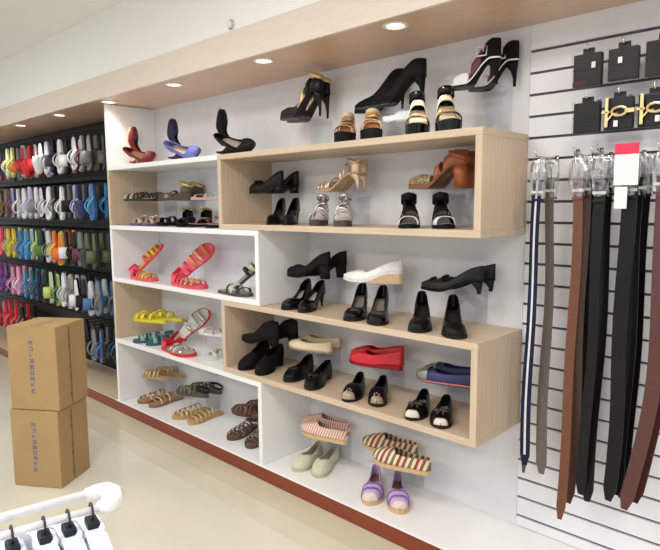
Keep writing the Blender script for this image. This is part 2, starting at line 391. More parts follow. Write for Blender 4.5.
def buckle_mb(l, t, h, sx=.026, sy=.02, r=.003):
    x, c, z = l.x(t), l.cy(t), l.zs(t)+h
    return MB().tube([(x-sx/2, c-sy/2, z+.006), (x+sx/2, c-sy/2, z-.004), (x+sx/2, c+sy/2, z-.004), (x-sx/2, c+sy/2, z+.006)], r, 6, True)

def side_buckle_mb(l, t, h, sx=.03, sz=.034, r=.0035):
    x, z = l.x(t), l.zs(t)+h; mb = MB()
    for sg in (1, -1):
        y = l.cy(t)+sg*(l.w(t)*.98+.002)
        mb.tube([(x-sx/2, y, z-sz/2), (x+sx/2, y, z-sz/2), (x+sx/2, y-sg*.012, z+sz/2), (x-sx/2, y-sg*.012, z+sz/2)], r, 6, True)
    return mb

def make_shoe(name, label, cat, group, sp, side, mw):
    """sp: dict of the pair's look. mw: world matrix of the shoe (origin = middle of the footprint on the ground)."""
    r = link(name, None); r.empty_display_size = .05; tag(r, label, cat, group); r.matrix_world = mw
    heel, plat = sp.get('heel', 0.), sp.get('plat', .007)
    l = Last(sp.get('L', .25), sp.get('W', .084), heel, plat, sp.get('toe', 'round'), side)
    hk = sp.get('hk', 'flat'); ms = sp.get('sole', M((30, 26, 24), .5)); mu = sp.get('up'); ml = sp.get('lin', M((120, 100, 84), .6))
    mh = sp.get('heelm', mu or ms)
    if hk == 'wedge': bot = lambda t: .0 if t < .93 else .004*(t-.93)/.07
    elif hk == 'halfwedge': bot = lambda t: max(0, l.zs(t)-.007)
    elif hk == 'flat': bot = lambda t: 0. if (t < .28 or t > .5) else .0
    else:
        bot = lambda t: max(0, l.zs(t)-.005-(max(plat, .006)-.005)*sst(.42, .6, t)) if t < .64 else 0.
    link('sole', sole_mesh(l, ms, bot, sp.get('grow', 1.04)), r)
    if sp.get('rim'): link('rim', sole_mesh(l, sp['rim'], lambda t: max(0, l.zs(t)-.004), sp.get('grow', 1.04)+.035, .0015), r)
    if hk in ('stiletto', 'kitten', 'block', 'flare'): link('heel', heel_mesh(l, mh, hk), r)
    if hk == 'halfwedge':
        V, Fc = [], []; th_ = [t for t in TS if t <= .56]
        for t in th_:
            w_ = max(l.w(t)*.99, .002); zt = max(l.zs(t)-.0065, .0005)
            V += [(l.x(t), l.cy(t)+w_, zt), (l.x(t), l.cy(t)-w_, zt), (l.x(t), l.cy(t)-w_, 0), (l.x(t), l.cy(t)+w_, 0)]
        for i in range(len(th_)-1):
            for k in range(4): Fc.append((4*i+k, 4*i+(k+1) % 4, 4*i+4+(k+1) % 4, 4*i+4+k))
        Fc += [(0, 1, 2, 3), tuple(4*(len(th_)-1)+k for k in (3, 2, 1, 0))]
        link('wedge_heel', mesh('wedge_heel', V, Fc, mh), r)
    l2 = Last(l.L*.96, l.W*.93, heel, plat, l.toe, side)
    ins = sole_mesh(l2, ml, lambda t: l2.zs(t)-.001, 1., .0022); ins.name = 'insole'; link('insole', ins, r)
    for u in sp.get('uppers', []):
        nm = u[0]; kw = dict(u[2]) if len(u) > 2 else {}; m_ = kw.pop('mat', mu)
        if kw.pop('fold', False): pass
        o = link(nm, upper_mesh(l, m_, u[1], **kw), r); solid(o, .0028)
    for s_ in sp.get('straps', []):
        o = link('strap', strap_mesh(l, s_[3] if len(s_) > 3 else mu, s_[0], s_[1], s_[2], s_[4] if len(s_) > 4 else 0), r); solid(o, .0025, 1)
    if 'thong' in sp: solid(link('strap', thong_mesh(l, sp['thong'][0], *sp['thong'][1:]), r), .003, 1)
    if 'ankle' in sp:
        a = sp['ankle']; solid(link('ankle_strap', ankle_mesh(l, a[0], *a[1:]), r), .0022, 1)
    for d in sp.get('deco', []):
        fn = {'bow': bow_mb, 'flower': flower_mb, 'gem_cluster': gems_mb, 'buckle': buckle_mb, 'side_buckle': side_buckle_mb}[d[0]]
        fn(l, *d[2:]).build(d[0].replace('side_', ''), d[1], r, True)
    return r

def heading(rz, loc): return Matrix.Translation(Vector(loc)) @ Matrix.Rotation(rz, 4, 'Z')
RZ_OUT = -PI/2                                     # toe pointing straight out of the shelf
def riser(x, z0, z1, wd=.15, label='clear acrylic shoe riser', y0=-.205):
    pts = [(y0, 0), (-.010, 0), (-.007, -.003), (-.007, -(z1-z0)+.0006)]; V, Fc = [], []
    th = .003
    inner = [(y0, -th), (-.0115, -th), (-.010, -.0045), (-.010, -(z1-z0)+.0006)]
    for sx in (-wd/2, wd/2):
        V += [(sx, a, b) for a, b in pts]+[(sx, a, b) for a, b in inner]
    for i in range(3):
        Fc += [(i, i+1, i+9, i+8), (4+i, 12+i, 13+i, 5+i), (i, 4+i, 5+i, i+1), (8+i, 9+i, 13+i, 12+i)]
    Fc += [(0, 8, 12, 4), (3, 7, 15, 11)]
    o = link('shoe_riser', mesh('shoe_riser', V, Fc, ACRYL), None, (x, 0, z1)); tag(o, label, 'shoe riser', 'acrylic risers on the shoe shelves'); return o

def stand_pair(name, cat, label, sp, u0, v, zboard, n=2, Yf=-.155, gap=.088, dx=-.02, rise=None, yaw=.15, wd=.15):
    """a pair shown side-on, toes to the left, on a clear riser"""
    L = sp.get('L', .25); p = hY(u0, v, Yf); zb = zboard+.148 if rise is None else zboard+rise
    xc = p[0]+L/2
    if n > 1: sp = dict(sp, W=min(sp.get('W', .084), (gap*math.cos(yaw)-dx*math.sin(yaw)-.012)/(sp.get('grow', 1.04)+(.035 if sp.get('rim') else 0))))
    for k in range(n):
        make_shoe(name, label, cat, 'pair: '+label if n > 1 else None, sp, 1 if k == 0 else -1, heading(PI+yaw, (xc+dx*k, Yf+gap*k, zb+.0005)))
    riser(xc+dx*(n-1)/2, zboard, zb, wd, 'clear acrylic riser under the '+label.split(' on ')[0].split(' with ')[0], Yf-.05)
def floor_pair(name, cat, label, sp, toes, zboard, rot, splay=.02):
    """a pair standing on the board, toes outwards; toes = photo pixels of the two toe tips"""
    L = sp.get('L', .25); ps = [hZ(u, v, zboard) for u, v in toes]
    if len(ps) > 1:                                # keep the two shoes of a pair from touching
        need = sp.get('W', .084)*sp.get('grow', 1.04)+.020; n_ = np.array([math.cos(rot), math.sin(rot)])
        dy = 0 if all(p[1] < -.016-L for p in ps) else ps[1][1]-ps[0][1]
        lack = need-((ps[1][0]-ps[0][0])*n_[0]+dy*n_[1])
        if lack > 0: ps[0][0] -= lack/2/n_[0]; ps[1][0] += lack/2/n_[0]
    for k, p in enumerate(ps):
        a = RZ_OUT+rot+(splay*(-1 if k == 0 else 1) if len(ps) > 1 else 0)
        y = max(p[1], -DEP+.004)
        hl = L/2+.003
        lim = -.016-L*max(0, -math.sin(a)) - .006
        y = min(y, lim) if lim > -DEP else -DEP+.006
        c = (p[0]-math.cos(a)*hl, y-math.sin(a)*hl, zboard+.0005)
        make_shoe(name, label, cat, 'pair: '+label if len(ps) > 1 else None, sp, 1 if k == 0 else -1, heading(a, c))
BLK = M((9, 9, 10), .36, kind='leather', coat=.1); BLKM = M((10, 10, 11), .7, kind='fabric'); BLKP = M((7, 7, 8), .2, coat=.3)
BROWN = M((96, 60, 38), .45, kind='leather'); TAN = M((196, 150, 98), .5, kind='leather'); GOLD = M((220, 190, 136), .34, .7); SILV = M((212, 206, 204), .24, .9)
GREY = M((128, 120, 110), .6); CREAM = M((226, 208, 180), .55); NUDE = M((206, 170, 146), .55); SOLE = M((38, 32, 28), .55); WHT = M((240, 238, 236), .4, kind='leather')
pump = lambda **k: [('upper', 'pump', k)]
ZT, ZU, ZL, ZM, ZN, ZO, ZP, ZQ = Z1, Z2+T, Z2, Z3+T, Z3, Z4+T, Z4, Z5

# --- upended heels on the white top shelf
def mat_axes(toe, up, loc):
    X = Vector(toe).normalized(); Zv = Vector(up); Y = Zv.cross(X).normalized(); Zv = X.cross(Y)
    return Matrix(((X.x, Y.x, Zv.x, loc[0]), (X.y, Y.y, Zv.y, loc[1]), (X.z, Y.z, Zv.z, loc[2]), (0, 0, 0, 1)))
def upended(label, sp, u, v, zb, tint):
    L = sp['L']; p = hY(u, v, -.2)
    # standing on the back of its heel, toe up, sole to the left
    toe = Vector((.16, 0, 1)).normalized(); up = Vector((.78, .62, -.16)); X = toe
    m = mat_axes(toe, up, (0, 0, 0))
    # lowest point of the shoe in this pose: the heel tip and the back of the counter
    l = Last(L, .08, sp['heel'], .006); cand = [Vector((l.x(0)-.003, 0, l.zs(0)+.05)), Vector((l.x(0)+.006, 0, 0)), Vector((l.x(0)-.003, 0, l.zs(0)-.005)), Vector((l.x(0)+.002, .02, l.zs(0)-.003))]
    zmin = min((m @ c).z for c in cand)
    m = mat_axes(toe, up, (p[0]+.02, -.2, zb-zmin+.001))
    make_shoe('high_heel_pump', label, 'shoe', 'pair: '+label, sp, 1, m)
    make_shoe('high_heel_pump', label, 'shoe', 'pair: '+label, dict(sp, up=tint, L=.185), -1, heading(.12, (p[0]+.222, -.205, zb+.036)) @ Matrix.Rotation(1.0, 4, 'X'))
for lab, u, v, c1, c2, ln in [('dark red pump with tan inner on the white top shelf', 129, 157, (106, 17, 23), (122, 26, 30), (214, 150, 116)),
                              ('navy blue pump with tan inner on the white top shelf', 168, 154, (20, 24, 66), (98, 106, 172), (190, 160, 130)),
                              ('black pump with pale inner on the white top shelf', 216, 150, (16, 16, 18), (16, 16, 18), (196, 176, 166))]:
    k1 = M(c1, .6, kind='leather')
    upended(lab, dict(L=.235, W=.08, heel=.055, hk='stiletto', plat=.006, up=k1, lin=M(ln, .5), sole=M(ln if c1[0] > 40 else (60, 48, 44), .5), heelm=k1, uppers=pump(throat=.72)), u, v, ZT, M(c2, .6, kind='leather'))

# --- top of the upper wooden box
stand_pair('peep_toe_heel', 'shoe', 'black peep-toe stiletto with beaded gold ankle on the top clear riser', dict(L=.245, heel=.10, hk='stiletto', plat=.014, toe='round', up=BLK, lin=NUDE, uppers=[('toe_upper', 'pump', dict(t0=.5, t1=.94, throat=.66, fall=.12)), ('heel_counter', 'pump', dict(t0=0, t1=.3, open_a=62, throat=2, hs=1.1))], straps=[(.40, .02, .056, GOLD), (.28, .016, .066, BLK)], ankle=(GOLD, .066, .02, .031), deco=[('gem_cluster', SILV, .42, .06, 9, .016)]), 283, 115, ZT, gap=.08, dx=-.03)
floor_pair('platform_heel', 'shoe', 'tan and gold strappy platform heel with black sole on the wooden box top', dict(L=.18, W=.086, heel=.048, hk='stiletto', plat=.042, up=TAN, sole=BLKM, heelm=BLKM, lin=M((176, 120, 70), .5), uppers=[('heel_counter', 'pump', dict(t0=0, t1=.26, open_a=60, throat=2, hs=.7))], straps=[(.80, .034, .03, NUDE), (.58, .014, .045, GOLD, .06), (.46, .014, .05, GOLD, -.06), (.34, .018, .048, TAN)], ankle=(CREAM, .030, .016, .032)), [(343, 143), (371, 140)], ZT, .62)
stand_pair('ankle_boot', 'shoe', 'black suede high-vamp stiletto on the top clear riser', dict(L=.245, heel=.085, hk='stiletto', plat=.012, toe='point', up=BLKM, sole=BLKM, uppers=[('upper', 'shootie', dict(throat=.5, fall=.12, open_a=70))]), 374, 104, ZT, gap=.085, dx=-.16, Yf=-.14, wd=.2)
floor_pair('platform_heel', 'shoe', 'black platform heel with gold plate and cream inner on the wooden box top', dict(L=.18, W=.088, heel=.068, hk='stiletto', plat=.036, up=BLKP, sole=BLKP, heelm=BLKP, lin=CREAM, uppers=[('heel_counter', 'pump', dict(t0=0, t1=.3, open_a=60, throat=2, hs=1.1))], straps=[(.78, .024, .03, BLKP), (.58, .02, .042, GOLD), (.38, .02, .056, CREAM)], ankle=(BLKP, .046, .024, .034)), [(421, 134), (447, 131)], ZT, .66)
stand_pair('buckle_heel', 'shoe', 'black burgundy and white heel with large square buckle on the top riser', dict(L=.185, W=.08, heel=.08, hk='stiletto', plat=.014, up=BLKM, sole=BLKM, heelm=BLKM, lin=M((232, 226, 220), .5), rim=WHT, uppers=[('toe_upper', 'pump', dict(t0=.58, t1=.93, throat=.62, fall=.06, mat=WHT)), ('vamp', 'shootie', dict(t0=.34, t1=.54, throat=.4, fall=.05, mat=M((92, 22, 36), .5), hs=1.)), ('heel_counter', 'shootie', dict(t0=0, t1=.3, open_a=66, throat=2, hs=1.05))], deco=[('side_buckle', WHT, .34, .05, .036, .034, .0035)]), 453, 87, ZT, gap=.078, dx=.03, Yf=-.12, rise=.17)

# --- inside the upper wooden box
stand_pair('bow_heel', 'shoe', 'black peep-toe shoe with bow on clear riser against the wooden side panel', dict(L=.22, heel=.028, hk='block', plat=.008, up=BLK, lin=M((200, 190, 180), .5), uppers=[('upper', 'pump', dict(t1=.94, throat=.64, fall=.15, hs=1.25))], deco=[('bow', BLKP, .70, .05, .022)]), 252, 191, ZU, dx=.015)
floor_pair('high_heel_pump', 'shoe', 'plain black pointed pump below the black bow shoes in the upper wooden box', dict(L=.22, W=.072, heel=.06, hk='kitten', plat=.006, toe='point', up=BLK, lin=M((52, 44, 42), .5), uppers=pump(throat=.72)), [(246, 226), (270, 226)], ZU, .55)
RGOLD = M((224, 196, 168), .34, .6)
stand_pair('strappy_heel', 'shoe', 'rose gold strappy stiletto sandal on clear riser in the upper wooden box', dict(L=.235, heel=.068, hk='stiletto', plat=.008, up=RGOLD, sole=M((196, 160, 120), .4), heelm=RGOLD, lin=M((222, 186, 160), .4), uppers=[('heel_counter', 'pump', dict(t0=0, t1=.15, open_a=62, throat=2, hs=1.1))], straps=[(.88, .012, .024), (.78, .012, .032), (.68, .012, .036), (.56, .012, .042, RGOLD, .08), (.45, .012, .046, RGOLD, -.08), (.3, .01, .054)], ankle=(RGOLD, .050, .01, .030), deco=[('gem_cluster', SILV, .72, .04, 9, .018)]), 319, 190, ZU, gap=.08, dx=-.03)
floor_pair('platform_heel', 'shoe', 'silver strappy platform heel on the upper wooden box floor', dict(L=.205, W=.076, heel=.060, hk='stiletto', plat=.022, up=SILV, sole=M((70, 58, 56), .5), heelm=SILV, lin=M((225, 215, 212), .4), uppers=[('heel_counter', 'pump', dict(t0=0, t1=.26, open_a=62, throat=2, hs=.8))], straps=[(.84, .024, .03), (.70, .022, .04), (.52, .014, .046, SILV, .06), (.42, .014, .05, SILV, -.06)], ankle=(SILV, .036, .012, .03), deco=[('gem_cluster', CREAM, .72, .044, 9, .016)]), [(316, 226), (341, 227)], ZU, .62)
COG = M((160, 84, 40), .4, kind='leather', coat=.2)
stand_pair('wedge_sandal', 'shoe', 'cognac ankle-strap wedge with snakeskin toe on clear riser', dict(L=.245, heel=.074, hk='block', plat=.014, up=COG, sole=M((126, 84, 50), .5), heelm=COG, lin=M((190, 130, 80), .5), uppers=[('toe_upper', 'pump', dict(t0=.56, t1=.97, throat=.7, fall=.1, mat=M((206, 178, 128), .5, kind='snake'))), ('heel_counter', 'boot', dict(t0=0, t1=.36, open_a=64, throat=2, hs=.52))], straps=[(.46, .02, .05, COG)], ankle=(COG, .030, .02, .034)), 411, 186, ZU, gap=.085, dx=-.02)
floor_pair('ankle_strap_heel', 'shoe', 'black ankle-cuff heel with white toe band under the cognac wedges', dict(L=.205, W=.078, heel=.055, hk='block', plat=.012, up=BLKM, sole=BLKM, heelm=BLKM, lin=M((150, 140, 134), .5), uppers=[('heel_counter', 'pump', dict(t0=0, t1=.4, open_a=72, throat=2, hs=1.1))], straps=[(.80, .034, .03, WHT), (.66, .014, .036, BLKM), (.52, .03, .05, BLKM)], ankle=(BLKM, .040, .028, .034)), [(409, 229), (442, 229)], ZU, .66)

# --- left cell under the white top shelf
DK = M((58, 48, 42), .5, kind='leather'); FLG = dict(hk='flat', plat=.014)
stand_pair('flat_sandal', 'sandal', 'dark braided flat sandal with pale toe on the far riser under the white top shelf', dict(L=.26, up=DK, sole=DK, lin=M((214, 206, 186), .5), straps=[(.86, .02, .022, CREAM), (.7, .016, .032), (.6, .016, .034, M((176, 170, 160), .5)), (.5, .016, .036), (.4, .016, .038), (.3, .016, .04)], **FLG), 129, 201, ZL, dx=-.005, gap=.1, yaw=.2, Yf=-.225)
stand_pair('flat_sandal', 'sandal', 'brown low-wedge sandal with gold flower and upright heel on riser', dict(L=.26, heel=.03, plat=.014, hk='wedge', up=M((84, 72, 52), .5, kind='leather'), sole=M((74, 62, 46), .6), lin=M((120, 104, 78), .5), uppers=[('heel_counter', 'pump', dict(t0=0, t1=.24, open_a=60, throat=2, hs=.9))], straps=[(.75, .03, .03), (.5, .02, .034)], ankle=(GOLD, .05, .016, .034), deco=[('bow', GOLD, .26, .062, .026)]), 163, 200, ZL, dx=-.02, gap=.09, yaw=.25)
stand_pair('flat_sandal', 'sandal', 'pale pink flat sandal on riser beside the wooden upper box', dict(L=.25, up=M((222, 180, 176), .5), sole=M((206, 160, 150), .5), lin=M((240, 228, 224), .5), straps=[(.74, .012, .02), (.45, .012, .024)], hk='flat', plat=.01), 195, 200, ZL, n=1, yaw=.2)
floor_pair('flat_sandal', 'sandal', 'pale multicoloured flat sandal on white board under the dark braided sandals', dict(L=.25, up=M((190, 160, 160), .5), sole=M((96, 84, 110), .5), lin=M((200, 180, 170), .5), straps=[(.8, .024, .026, M((216, 188, 176), .5)), (.62, .02, .034, M((170, 120, 120), .5)), (.45, .016, .04, WHT)], deco=[('flower', WHT, .62, .044, .016)], **FLG), [(124, 226), (141, 226)], ZL, -.1)
floor_pair('wedge_sandal', 'sandal', 'black sandal with upright gold flower on white board', dict(L=.24, heel=.03, plat=.016, hk='wedge', up=BLK, sole=BLKM, lin=M((40, 38, 48), .5), uppers=[('heel_counter', 'pump', dict(t0=0, t1=.24, open_a=62, throat=2, hs=.9))], straps=[(.78, .03, .03), (.6, .02, .036)], ankle=(GOLD, .05, .014, .033), deco=[('bow', GOLD, .24, .06, .02)]), [(160, 226), (176, 227)], ZL, 0)
floor_pair('flat_sandal', 'sandal', 'black and pink thong sandal on white board beside the wooden upper box', dict(L=.24, up=BLK, sole=BLKM, lin=M((206, 190, 190), .5), thong=(M((180, 120, 112), .5), .8, .4, .036), ankle=(M((150, 110, 104), .5), .03, .01, .034), **FLG), [(192, 227), (205, 228)], ZL, -.1)

# --- tilted sandals in the white middle box and the cell below it
def tilted(name, label, sp, u, v, zb, ang, az, roll, mate, Y=-.17):
    """one sandal leaning toe-up on a clear wedge, its mate lying flat in front of its lower end"""
    L = sp['L']; p = hY(u, v, Y)
    toe = Vector((math.cos(ang)*math.cos(az), math.cos(ang)*math.sin(az), math.sin(ang)))
    side0 = Vector((-math.sin(az), math.cos(az), 0)); up0 = toe.cross(side0)*1.0
    if up0.z < 0: up0 = -up0
    up = up0*math.cos(roll)+Vector((math.sin(az), -math.cos(az), 0))*math.sin(roll)
    m = mat_axes(toe, up, (0, 0, 0)); l = Last(L, sp.get('W', .09), 0, sp.get('plat', .012))
    lo = min((m @ Vector((l.x(q), s*l.w(q)*1.05, 0))).z for q in (0, .05, .1, .2, .3) for s in (-1, 1))
    base = Vector((p[0], Y, zb-lo+.006)) + Vector((toe.x, toe.y, 0))*L/2*0 
    heelpt = m @ Vector((l.x(0), 0, 0))
    base.x -= heelpt.x; base.y -= heelpt.y
    M_ = mat_axes(toe, up, base)
    make_shoe(name, label, 'sandal', 'pair: '+label, sp, 1, M_)
    make_shoe(name, label, 'sandal', 'pair: '+label, sp, -1, heading(mate[2], (p[0]+mate[0], mate[1], zb+.0005)))
    # clear wedge rest: a folded sheet whose upper face follows the sandal's sole
    mb = MB(); hw = .03
    for q0, q1 in ((.42, .80),):
        a0 = M_ @ Vector((l.x(q0), 0, -.0015)); a1 = M_ @ Vector((l.x(q1), 0, -.0015)); sd = (M_.to_3x3() @ Vector((0, 1, 0))).normalized(); nn = (M_.to_3x3() @ Vector((0, 0, 1))).normalized()*-.003
        q = [a0-sd*hw, a0+sd*hw, a1+sd*hw, a1-sd*hw]; V = [tuple(v_) for v_ in q]+[tuple(v_+nn) for v_ in q]
        mb.add(V, [(0, 1, 2, 3), (7, 6, 5, 4), (0, 4, 5, 1), (1, 5, 6, 2), (2, 6, 7, 3), (3, 7, 4, 0)])
        for e in (q[2]+nn, q[3]+nn):
            f = Vector((e.x, e.y, zb+.001)); mb.tube([tuple(f), tuple(e)], .003, 6)
        e = (q[0]+q[1])/2+nn; mb.tube([(e.x, e.y, zb+.001), tuple(e)], .003, 6)
    o = mb.build('sandal_rest', ACRYL); tag(o, 'clear acrylic rest under the '+label.split(' tilted')[0], 'shoe riser')
OR = M((226, 150, 52), .45); PK = M((236, 74, 104), .45); YL = M((236, 196, 60), .45); RED = M((212, 34, 44), .4)
tilted('tilted_sandal', 'orange and yellow jewelled sandal with pink sole tilted in the white box', dict(L=.27, W=.085, hk='flat', plat=.014, up=OR, sole=PK, lin=M((224, 160, 70), .5), straps=[(.84, .02, .024), (.72, .016, .03, YL), (.6, .016, .032), (.46, .016, .036, M((236, 110, 80), .5))], uppers=[('heel_counter', 'flat', dict(t0=0, t1=.2, open_a=60, throat=2, mat=PK))], deco=[('flower', YL, .72, .034, .018)]), 136, 275, ZM, .80, .75, .45, (.20, -.275, 0), -.215)
tilted('tilted_sandal', 'hot pink sandal with gold straps tilted in the white box', dict(L=.30, W=.106, hk='flat', plat=.016, up=PK, sole=PK, rim=PK, lin=M((240, 96, 120), .5), straps=[(.82, .02, .024, M((214, 130, 60), .4)), (.66, .016, .03, GOLD), (.5, .016, .034, M((222, 150, 80), .4)), (.34, .016, .036)], uppers=[('heel_counter', 'flat', dict(t0=0, t1=.22, open_a=60, throat=2))], deco=[('gem_cluster', GOLD, .66, .034, 9, .02)]), 178, 282, ZM, .76, .75, 1.0, (.21, -.272, 0), -.205)
tilted('tilted_sandal', 'dark grey sandal tilted beside the white divider of the white box', dict(L=.25, W=.085, hk='flat', plat=.014, up=M((52, 54, 52), .5), sole=M((64, 66, 64), .5), lin=M((150, 150, 144), .5), straps=[(.8, .02, .026), (.6, .018, .034, M((196, 204, 160), .5)), (.45, .016, .038)], deco=[('flower', M((200, 208, 160), .5), .62, .04, .018)]), 235, 286, ZM, .72, .75, .3, (.115, -.282, 0), -.19)
tilted('tilted_sandal', 'red-rimmed sandal with silver gems tilted in the cell beside the yellow sandal', dict(L=.30, W=.106, hk='flat', plat=.014, up=RED, sole=RED, rim=RED, lin=M((196, 200, 188), .4), straps=[(.8, .02, .024, SILV), (.64, .018, .03, M((190, 200, 186), .4)), (.48, .016, .034, SILV)], uppers=[('heel_counter', 'flat', dict(t0=0, t1=.24, open_a=60, throat=2))], deco=[('gem_cluster', SILV, .7, .03, 9, .024), ('flower', M((176, 190, 176), .4), .5, .038, .018)]), 175, 342, ZP, .76, .75, 1.0, (.165, -.275, -.0), -.19)
stand_pair('slide_sandal', 'sandal', 'bright yellow sandal on clear riser beside the wooden end panel', dict(L=.27, W=.088, hk='flat', plat=.016, up=M((226, 210, 36), .5), sole=M((224, 206, 40), .5), lin=M((232, 218, 70), .5), straps=[(.8, .03, .03), (.6, .03, .036), (.38, .02, .036)], deco=[('bow', M((232, 216, 40), .5), .66, .042, .02)]), 139, 320, ZP, dx=.03, gap=.1, rise=.125, yaw=.25, Yf=-.225)
floor_pair('flat_sandal', 'sandal', 'teal blue flat sandal on white board below the yellow sandals', dict(L=.25, W=.088, up=M((58, 112, 130), .5), sole=M((40, 84, 108), .5), lin=M((70, 120, 136), .5), straps=[(.8, .026, .03, M((130, 168, 160), .5)), (.62, .024, .036), (.4, .02, .04)], uppers=[('heel_counter', 'flat', dict(t0=0, t1=.22, open_a=60, throat=2, hs=.8))], deco=[('flower', M((126, 166, 158), .5), .62, .042, .016)], **FLG), [(131, 344), (144, 345)], ZP, -.3)
stand_pair('flat_sandal', 'sandal', 'white flat sandal on clear riser beside the lower wooden box', dict(L=.25, up=WHT, sole=M((226, 222, 220), .5), lin=M((236, 232, 228), .5), straps=[(.75, .014, .022), (.45, .014, .026, M((150, 150, 150), .5))], hk='flat', plat=.012), 203, 335, ZP, n=1, rise=.115, yaw=.2)
floor_pair('flat_sandal', 'sandal', 'pale green and white gem sandal on white board beside the lower wooden box', dict(L=.24, up=M((206, 214, 200), .5), sole=M((200, 204, 198), .5), lin=M((226, 228, 220), .5), straps=[(.82, .02, .024), (.64, .018, .032, M((150, 166, 148), .5)), (.46, .016, .036)], deco=[('gem_cluster', M((160, 176, 158), .4), .7, .036, 9, .02)], **FLG), [(208, 361), (219, 362)], ZP, -.15)

# --- middle level on top of the lower wooden box
stand_pair('block_heel_pump', 'shoe', 'black suede block-heel pump on clear riser beside the white divider', dict(L=.25, heel=.05, hk='block', plat=.012, toe='round', up=BLKM, sole=BLKM, lin=BLKM, uppers=[('upper', 'pump', dict(throat=.62, fall=.14, hs=1.1))], deco=[('bow', BLKM, .74, .042, .015)]), 290, 278, ZN, rise=.135, dx=.02, Yf=-.175)
stand_pair('ballet_flat', 'shoe', 'white slip-on with low tan wedge on clear riser', dict(L=.28, heel=.042, hk='halfwedge', plat=.008, toe='point', up=WHT, sole=WHT, heelm=M((206, 176, 140), .5), lin=M((110, 104, 104), .5), uppers=[('upper', 'flat', dict(throat=.66, fall=.16))]), 348, 283, ZN, n=1, rise=.138, Yf=-.13, yaw=.28)
stand_pair('kitten_heel_pump', 'shoe', 'black leather kitten-heel pump with pointed toe on clear riser', dict(L=.255, heel=.042, hk='kitten', plat=.006, toe='point', up=M((24, 26, 26), .42, kind='leather'), sole=BLKM, lin=BLKM, heelm=M((24, 26, 26), .42, kind='leather'), uppers=pump(throat=.68, fall=.16), deco=[('bow', BLK, .78, .042, .016)]), 423, 292, ZN, rise=.138, dx=.0)
floor_pair('high_heel_pump', 'shoe', 'black patent pump with pale inner below the block-heel pumps', dict(L=.225, W=.075, heel=.055, hk='stiletto', plat=.007, up=BLKP, lin=M((176, 164, 156), .5), uppers=pump(throat=.72)), [(282, 311), (299, 313)], ZN, .28)
floor_pair('high_heel_pump', 'shoe', 'black patent round-toe pump below the white slip-on', dict(L=.23, W=.088, heel=.065, hk='stiletto', plat=.007, up=BLKP, lin=M((120, 112, 106), .5), uppers=pump(throat=.70)), [(345, 324), (371, 326)], ZN, .5)
floor_pair('high_heel_pump', 'shoe', 'black matte pump with black inner at the right end below kitten heels', dict(L=.23, W=.088, heel=.06, hk='stiletto', plat=.007, up=BLK, lin=M((36, 32, 32), .5), uppers=pump(throat=.70)), [(417, 334), (455, 340)], ZN, .58)

# --- inside the lower wooden box
stand_pair('ankle_boot', 'shoe', 'black pointed ankle boot on clear riser in the lower wooden box', dict(L=.25, heel=.03, hk='block', plat=.008, toe='point', up=BLKM, sole=BLKM, uppers=[('upper', 'boot', dict(throat=.55, fall=.12, open_a=74, hs=.8))]), 244, 341, ZO, rise=.13, dx=.04, Yf=-.235)
floor_pair('loafer', 'shoe', 'plain black slip-on shoe below the pointed ankle boots', dict(L=.235, W=.086, heel=.045, hk='block', plat=.010, up=BLKM, sole=BLKM, lin=BLKM, uppers=[('upper', 'loafer', dict(throat=.56, fall=.12, hs=.98))]), [(241, 371), (257, 376)], ZO, .3)
BEI = M((222, 204, 172), .5, kind='leather')
stand_pair('ballet_flat', 'shoe', 'beige ballet flat on clear riser between black boots and red flats', dict(L=.255, hk='flat', plat=.006, up=BEI, sole=M((170, 140, 108), .5), lin=M((196, 150, 128), .5), uppers=[('upper', 'flat', dict(throat=.72, fall=.14))]), 292, 351, ZO, rise=.128, dx=-.03)
floor_pair('ballet_flat', 'shoe', 'black low shoe with pinkish inner below the beige flats', dict(L=.235, W=.084, heel=.018, hk='block', plat=.008, up=BLK, sole=SOLE, lin=M((150, 110, 104), .5), uppers=[('upper', 'flat', dict(throat=.68, fall=.14, hs=1.15))], deco=[('bow', BLKP, .78, .045, .018)]), [(287, 383), (307, 391)], ZO, .32)
RD = M((206, 16, 38), .35, kind='leather', coat=.25)
stand_pair('ballet_flat', 'shoe', 'bright red ballet flat on clear riser in the lower wooden box', dict(L=.265, W=.076, heel=.012, hk='flat', plat=.007, up=RD, sole=M((120, 14, 24), .5), lin=M((120, 12, 24), .5), uppers=[('upper', 'flat', dict(throat=.68, fall=.15, hs=1.3))]), 352, 366, ZO, rise=.122, dx=-.05, gap=.076)
floor_pair('ballet_flat', 'shoe', 'black flat with silver ornament on the toe below the red flats', dict(L=.235, W=.08, hk='flat', plat=.008, up=BLK, sole=SOLE, lin=M((50, 44, 42), .5), uppers=[('upper', 'flat', dict(throat=.62, fall=.14, hs=1.2)), ('toe_cap', 'flat', dict(t0=.93, t1=1., throat=.8, hs=1.26, mat=M((180, 164, 140), .3, .5)))], deco=[('gem_cluster', SILV, .86, .04, 9, .02)]), [(349, 404), (373, 407)], ZO, .5)
NAVY = M((44, 50, 100), .5)
stand_pair('ballet_flat', 'shoe', 'navy ballet flat with coral band and metallic toe on riser', dict(L=.255, hk='flat', plat=.008, up=NAVY, sole=M((72, 70, 96), .5), lin=M((206, 120, 100), .5), rim=M((214, 130, 108), .5), uppers=[('upper', 'flat', dict(throat=.7, fall=.14)), ('toe_cap', 'flat', dict(t0=.76, t1=1., throat=.6, hs=1.1, mat=M((150, 154, 146), .3, .6)))]), 419, 384, ZO, rise=.118, Yf=-.15)
